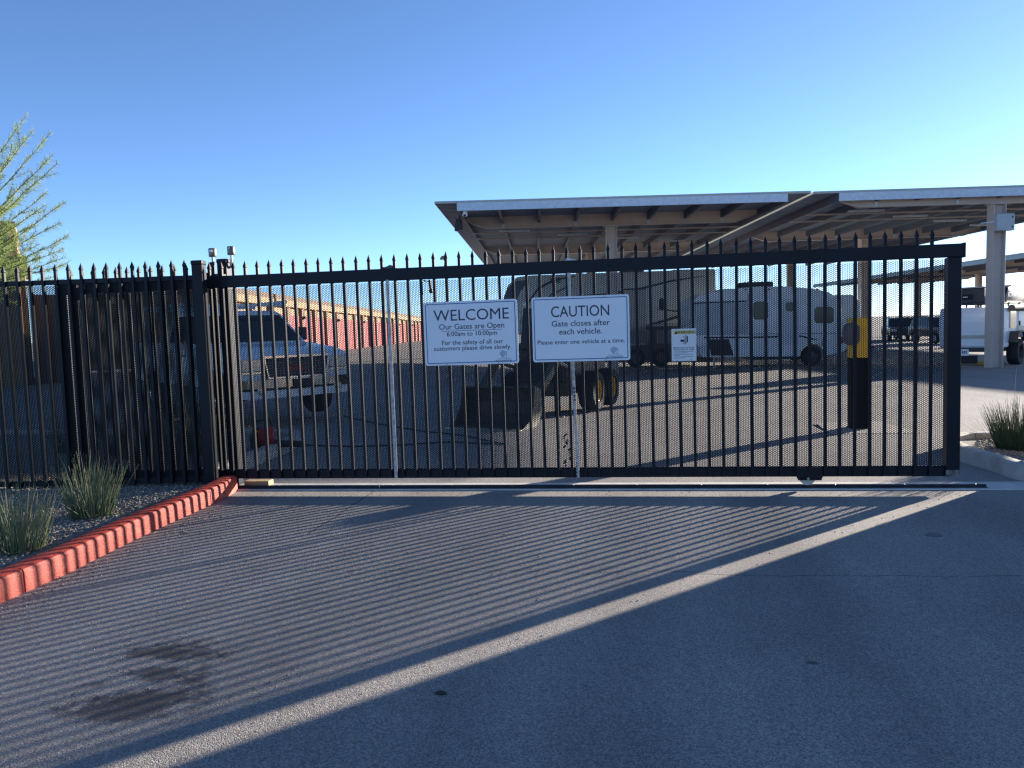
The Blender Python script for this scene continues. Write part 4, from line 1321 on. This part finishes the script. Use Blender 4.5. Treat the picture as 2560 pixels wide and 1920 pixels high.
for x in (s0 + .2, -.3, .9, 2.2):
    rk.bar((x, .1, 2.10), (x, 1.85, 2.10), .05)
    rk.bar((x, .15, 1.96), (x, .15, 2.10), .05).bar((x, 1.8, 1.96), (x, 1.8, 2.10), .05)
rk.build('roof_rack', DARKG, ot)
case = thing('roof_case', 'black cargo case strapped on the off-road trailer roof rack', 'case', ot.location + dirS * (s0 + .45) - nS * 1.15 + Vector((0, 0, 2.13)), ot.rotation_euler.z)
MB().box(-.32, .35, -.55, .55, 0, .50).build('case_body', DARKG, case, .03)
MB().box(-.335, -.32, -.2, .2, .12, .30).build('front_panel', BLACK, case)
MB().box(-.342, -.335, -.05, .10, .20, .225).build('badge', WHITEP, case)
MB().box(-.33, .36, -.56, .56, .505, .55).build('lid', mat('case_lid', (.42, .42, .40), .5), case, .015)
tent = thing('roof_tent', 'dark hard-shell roof tent with pale lettering on the off-road trailer', 'roof tent', ot.location + dirS * .85 - nS * .95 + Vector((0, 0, 2.13)), ot.rotation_euler.z)
shell([(-.75, .05), (-.72, .30), (-.5, .52), (.2, .62), (1.3, .60), (1.6, .3), (1.6, .05)], .62, 'shell', mat('tent_black', (.02, .022, .026), .4, 0, .2), tent, .05)
text_mesh('lettering', 'ECTION', .20, WHITEP, tent, (-.55, -.628, .20), align='LEFT', bold=.01, sx=1.15)
MB().box(-.8, 1.65, -.66, .66, 0, .05).build('base_board', mat('tent_tan', (.55, .47, .34), .6), tent)
aw = MB().tube([(-.95, -.12, 1.93), (2.4, -.12, 1.93)], .11, 12).build('awning_bag', mat('awning_grey', (.07, .072, .078), .8, 0, .2, 9), ot, smooth=True)

# ---- dark parked vehicles under the far carport
DKP = mat('dark_car_paint', (.025, .028, .033), .3, 0, .1, coat=.4)
GRP = mat('grey_car_paint', (.10, .10, .105), .35, 0, .1, coat=.4)
def suv(label, P, rz, m, k=1.0):
    c = thing('parked_suv', label, 'car', P, rz, 'cars under the far carport')
    shell([(0, .45), (0.02, .95), (-.3, 1.05), (-1.2, 1.12), (-4.6, 1.15), (-4.7, .5)] + arch(-3.75, .38, .44, .46)[::-1] + arch(-.95, .38, .44, .46)[::-1], .95, 'body', m, c, .05)
    shell([(-1.15, 1.10), (-1.85, 1.68), (-2.1, 1.76), (-4.3, 1.76), (-4.62, 1.12)], .88, 'cabin', m, c, .06, lambda x, z: 1 - .14 * max(0, (z - 1.1) / .66))
    MB().add([(-1.20, -.74, 1.17), (-1.20, .74, 1.17), (-1.80, .66, 1.68), (-1.80, -.66, 1.68)], [(0, 1, 2, 3)]).build('windshield', GLASS, c)
    for s in (-1, 1):
        MB().add([(-1.75, s * .885, 1.2), (-4.3, s * .885, 1.2), (-4.15, s * .80, 1.66), (-2.1, s * .80, 1.66)], [(0, 1, 2, 3)]).build('side_window', GLASS, c)
        MB().box(-.02, .03, s * .68 - .2, s * .68 + .2, .74, .92).build('headlight', MATS['headlamp'], c, .01)
        for x in (-.95, -3.75):
            wheel(c, (x, s * .85, .37), (0, s, 0), .37, .24, .22, GALV, 16)
    MB().box(-.02, .04, -.42, .42, .62, .92).build('grille', DARKG, c)
    MB().box(-.06, .06, -.93, .93, .42, .60).build('bumper', DARKG, c, .02)
    for s in (-1, 1):
        MB().bar((-2.1, s * .66, 1.80), (-4.2, s * .66, 1.80), .04).build('roof_rail', DARKG, c)
    return c
for px, D, rz, m, lab in ((2262, 58, -100, DKP, 'black SUV parked under the far carport, nose outward'), (2335, 60, -80, GRP, 'dark grey SUV parked beside the black one'), (2395, 50, -84, DKP, 'dark SUV hidden behind the gate end post')):
    q = Vector((CAM[0], CAM[1], 0)) + FH * D + RH * ((px - 1280) * D / FPX)
    q.z = gz(q.x, q.y)
    suv(lab, q, R(rz), m)

# ================================================================== PLANTS
def leaf_mat(name, a, b, rough=.6, trans=.25):
    m = bpy.data.materials.new(name)
    m.use_nodes = True
    nt = m.node_tree
    bs = nt.nodes['Principled BSDF']
    out = nt.nodes['Material Output']
    geo = N(nt, 'ShaderNodeNewGeometry')
    r = N(nt, 'ShaderNodeValToRGB')
    r.color_ramp.elements[0].color = (*a, 1)
    r.color_ramp.elements[1].color = (*b, 1)
    nt.links.new(geo.outputs['Random Per Island'], r.inputs['Fac'])
    nt.links.new(r.outputs['Color'], bs.inputs['Base Color'])
    bs.inputs['Roughness'].default_value = rough
    tl = N(nt, 'ShaderNodeBsdfTranslucent')
    nt.links.new(r.outputs['Color'], tl.inputs['Color'])
    mx = N(nt, 'ShaderNodeMixShader')
    mx.inputs[0].default_value = trans
    nt.links.new(bs.outputs[0], mx.inputs[1])
    nt.links.new(tl.outputs[0], mx.inputs[2])
    nt.links.new(mx.outputs[0], out.inputs['Surface'])
    return m
RUSH = leaf_mat('rush_stem', (.075, .12, .05), (.26, .29, .14), .65, .2)
RUSHT = leaf_mat('rush_tip', (.26, .22, .14), (.40, .34, .22), .7, .3)
RUSHG = leaf_mat('rush_green', (.035, .07, .035), (.10, .16, .075), .6, .25)
def stem(mb, p, d, L, w, bend, n=4):
    """thin three-sided tapering stem"""
    pts = []
    side = Vector((bend[0], bend[1], 0))
    for i in range(n + 1):
        t = i / n
        pts.append(Vector(p) + Vector(d) * L * t + side * t * t * L)
    rs = [w * (1 - .72 * i / n) for i in range(n + 1)]
    mb.tube(pts, rs, 3, False)
def rush(label, P, h, spread, n, m, mt, seed, lean=(0, 0), group='rush clumps in the gravel'):
    r = random.Random(seed)
    c = thing('rush_clump', label, 'plant', P, 0, group)
    a, b = MB(), MB()
    for i in range(n):
        t = r.uniform(0, 6.283)
        q = math.sqrt(r.random())
        base = Vector((math.cos(t) * q * spread * .52, math.sin(t) * q * spread * .42, -.03))
        out = .08 + .32 * q * r.uniform(.5, 1.2)
        d = Vector((math.cos(t) * out + r.uniform(-.10, .10) + lean[0], math.sin(t) * out + r.uniform(-.1, .1) + lean[1], 1)).normalized()
        L = h * r.uniform(.45, 1.0) * (1.0 - .25 * q)
        tgt = a if r.random() < .83 else b
        stem(tgt, base, d, L, r.uniform(.0022, .0042), (r.uniform(-.09, .09), r.uniform(-.09, .09)))
    for i in range(n // 14):       # dry fallen and kinked straws
        t = r.uniform(0, 6.283)
        base = Vector((math.cos(t) * spread * .4, math.sin(t) * spread * .35, 0))
        d = Vector((math.cos(t), math.sin(t), r.uniform(.15, .7))).normalized()
        stem(b, base, d, h * r.uniform(.4, .75), .0022, (r.uniform(-.2, .2), r.uniform(-.2, .2)))
    a.build('stems', m, c)
    b.build('dry_stems', mt, c)
    return c
q = GP(228, 1292, .085)
rush('tall grey-green rush clump in gravel beside the fence post end of the kerb', (q.x, q.y, .085), .64, .28, 300, RUSH, RUSHT, 1)
q = GP(45, 1376, .085)
rush('spreading rush clump with bent stems at the kerb joint', (q.x, q.y, .085), .60, .32, 280, RUSH, RUSHT, 2, (.05, 0))
q = GP(2552, 1122, .085)
rush('dark green rush clump on the gravel island', (q.x, q.y, .085), .66, .42, 800, RUSHG, RUSHG, 3, (0, 0))
rush('low yellowed grass clump behind the picket fence', (-5.35, 1.55, .085), .62, .55, 260, leaf_mat('dry_grass', (.16, .18, .04), (.42, .42, .14), .7, .35), RUSHT, 4)
rush('taller yellowed grass clump behind the picket fence', (-4.75, 1.75, .085), .85, .5, 240, MATS.get('x') or bpy.data.materials['dry_grass'], RUSHT, 5)
rush('sparse green rush clump behind the gate tail', (-6.6, 2.0, .085), .7, .5, 200, RUSHG, RUSHT, 6)
# one tall dry stalk beside the island clump
st_ = MB()
q = GP(2530, 1090, .085)
stem(st_, (q.x, q.y, .08), (.02, 0, 1), .80, .004, (.03, 0), 6)
stem(st_, (q.x - .03, q.y, .08), (-.05, 0, 1), .62, .003, (-.02, 0), 6)
sk = thing('dry_stalk', 'thin pale dry stalks rising above the island rush clump', 'plant', (0, 0, 0))
st_.build('stalks', RUSHT, sk)

# feathery desert tree at the left edge
BARK = mat('green_bark', (.16, .17, .07), .8, 0, .2, 12, .3, 40)
LEAF = leaf_mat('feather_leaf', (.15, .22, .07), (.36, .42, .15), .6, .5)
def make_tree():
    r = random.Random(21)
    D = 12.5
    def at(px, py, dd=0.0):
        return onfront(px, py, D + dd)
    root = at(-330, 1000)
    g = Vector((root.x, root.y, .08))
    t = thing('desert_tree', 'feathery pale green desert tree arching in over the fence', 'tree', g)
    tr_, lf = MB(), MB()
    fork = at(-300, 760) - g
    tr_.tube([(0, 0, -.05), (fork.x * .4, fork.y * .4, fork.z * .55), tuple(fork)], [.13, .11, .09], 10)
    tips = [(66, 288), (62, 345), (82, 326), (126, 333), (132, 388), (142, 408), (93, 455), (122, 478), (112, 512), (165, 506), (150, 556), (172, 590), (158, 622), (160, 645), (168, 660), (140, 690), (60, 600), (30, 500), (20, 400), (-20, 330), (-60, 270), (40, 560), (90, 560), (100, 610), (70, 660), (110, 640), (-90, 330), (-140, 260), (-200, 240), (-300, 230), (-420, 280), (-500, 380), (-560, 500), (-520, 620), (-380, 330), (-250, 330), (-30, 450), (20, 620), (-60, 560), (-420, 480), (15, 545), (50, 470)]
    for (px, py) in tips:
        dd = r.uniform(-.9, .9)
        tip = at(px, py, dd) - g
        mid = fork.lerp(tip, .5) + Vector((0, 0, -.16 + r.uniform(-.1, .05)))
        n = 12
        pts = []
        for i in range(n + 1):
            s = i / n
            pts.append(fork * (1 - s) ** 2 + mid * 2 * s * (1 - s) + tip * s * s)
        pts = [p + Vector((r.uniform(-.012, .012), r.uniform(-.012, .012), r.uniform(-.012, .012))) for p in pts]
        tr_.tube(pts, [.032 * (1 - i / n) ** 1.3 + .003 for i in range(n + 1)], 5, False)
        # leaflets set closely along the branch and along its side twigs, like a feather
        def feather(path, step):
            for a_, b_ in zip(path, path[1:]):
                d = b_ - a_
                L = d.length
                d = d.normalized()
                for k in range(max(1, int(L / step))):
                    p = a_.lerp(b_, r.random())
                    for sgn in (-1, 1):
                        sd = d.cross(Vector((r.uniform(-.5, .5), r.uniform(-1, -.2), r.uniform(-.5, .5)))).normalized() * sgn
                        nd = (d * r.uniform(.5, .9) + sd * r.uniform(.5, .9) + Vector((0, 0, -.15))).normalized()
                        ln = r.uniform(.04, .10)
                        w = nd.cross(Vector((r.uniform(-1, 1), r.uniform(-1, 1), r.uniform(-1, 1)))).normalized() * .0030
                        lf.add([p - w, p + w, p + nd * ln + w * .4, p + nd * ln - w * .4], [(0, 1, 2, 3)])
        feather(pts[3:], .009)
        for i in range(3, n):
            d = (pts[i + 1] - pts[i]).normalized()
            for _ in range(2 if i < 8 else 1):
                sd = Vector((r.uniform(-1, 1), r.uniform(-1, 1), r.uniform(-.5, .9)))
                sd = (sd - d * sd.dot(d)).normalized()
                L = r.uniform(.30, .75) * (1.15 - .75 * i / n)
                tw = [pts[i]]
                dirn = (d * .86 + sd * .42).normalized()
                for k in range(6):
                    dirn = (dirn + Vector((r.uniform(-.08, .08), r.uniform(-.08, .08), r.uniform(-.03, .09)))).normalized()
                    tw.append(tw[-1] + dirn * L / 6)
                tr_.tube(tw, [.004, .0036, .003, .0026, .0022, .0018, .0012], 3, False)
                feather(tw, .010)
    tr_.build('trunk', BARK, t, smooth=True)
    lf.build('crown', LEAF, t)
make_tree()

# red hand-held trimmer lying on the yard kerb
q = GP(668, 1118, .1)
mw = thing('garden_blower', 'red and black garden blower standing on the bed behind the gate', 'garden machine', (q.x, q.y, .086), R(35))
MB().lathe([(.0005, -.09), (.11, -.09), (.13, -.05), (.13, .05), (.11, .09), (.0005, .09)], (0, 0, .15), (1, -.25, 0), 20).build('fan_housing', RED, mw, smooth=True)
shell([(-.16, .0), (-.17, .16), (-.10, .27), (.06, .29), (.12, .2), (.12, .0)], .09, 'engine', DARKG, mw, .02).location = (-.02, .10, 0)
MB().tube([(-.15, .05, .24), (-.12, .03, .36), (.04, .02, .36), (.08, 0, .27)], .014, 8).build('handle', DARKG, mw, smooth=True)
MB().tube([(-.22, -.02, .30), (-.10, -.05, .22), (.02, -.10, .17)], .009, 8).build('yellow_lever', YEL, mw)
MB().tube([(.02, -.02, .07), (.22, -.12, .05), (.42, -.2, .04)], [.05, .045, .04], 12).build('nozzle', DARKG, mw, smooth=True)
MB().box(-.14, .14, -.1, .16, 0, .03).build('foot', DARKG, mw, .01)

# small litter: straws along the kerb and a few dry leaves on the asphalt
STRAW = mat('straw', (.46, .38, .25), .8, 0, .2, 30)
r = random.Random(5)
lt = MB()
for i in range(95):
    y = r.uniform(-3.1, -.5)
    x = -3.15 + abs(r.gauss(0, .09)) + (.03 if y < -2 else 0)
    a = r.uniform(0, 6.28); L = r.uniform(.008, .035)
    lt.bar((x, y, .004), (x + L * math.cos(a), y + L * math.sin(a), .005 + r.uniform(0, .004)), .003, .002)
tag(lt.build('dry_straw', STRAW), 'bits of dry straw scattered along the foot of the red kerb', 'litter', None, 'stuff')
for i, (px, py, s, lab) in enumerate(((2335, 1338, .075, 'pale scuffed asphalt patch chip in the shaded apron'), (1100, 1735, .03, 'dark curled leaf lying in the shade of the apron'), (465, 1331, .03, 'dry tan leaf beside the red kerb'))):
    q = GP(px, py)
    a = [(math.cos(t * .785) * s * r.uniform(.5, 1), math.sin(t * .785) * s * r.uniform(.35, .7)) for t in range(8)]
    m = (mat('patch_grey', (.17, .165, .16), .9, 0, .3, 60), mat('dark_leaf', (.03, .025, .02), .8), mat('tan_leaf', (.42, .33, .2), .8))[i]
    o = MB().prism(a, (0, 0, 0), (1, 0, 0), (0, 1, 0), (0, 0, .004)).build(('asphalt_chip', 'fallen_leaf', 'fallen_leaf')[i], m)
    o.location = (q.x, q.y, .003)
    tag(o, lab, ('chip', 'leaf', 'leaf')[i])
# loose grit on the driveway
gs = np.stack([rng.uniform(-3.1, 3.6, 1500), -rng.uniform(0, 1, 1500) ** 1.3 * 5.2 - .1], 1)
gk = np.stack([-3.08 + np.abs(rng.normal(0, .12, 900)), rng.uniform(-4.2, -.3, 900)], 1)
st2 = stones('loose_grit', np.concatenate([gs, gk]), 0.0, 'fine loose grit scattered over the driveway asphalt')
v = np.zeros(len(st2.data.vertices) * 3)
st2.data.vertices.foreach_get('co', v)
v = v.reshape(-1, 11, 3)
cen = v.mean(1, keepdims=True)
cen[..., 2] = 0
v = cen + (v - cen) * .42
st2.data.vertices.foreach_set('co', v.ravel())
# hose or cable lying across the yard
cb = [GP(px, py, .012) for px, py in ((860, 1040), (960, 1062), (1060, 1078), (1160, 1088), (1230, 1104), (1262, 1110))]
tag(MB().tube(cb, .010, 6).build('yard_cable', DARKG, None, smooth=True), 'thin dark cable lying across the yard towards the loader', 'cable')
cb = [GP(px, py, .012) for px, py in ((760, 1112), (880, 1116), (1000, 1112), (1130, 1104), (1235, 1110))]
tag(MB().tube(cb, .010, 6).build('yard_cable', DARKG, None, smooth=True), 'second dark cable curving across the yard nearer the gate', 'cable')
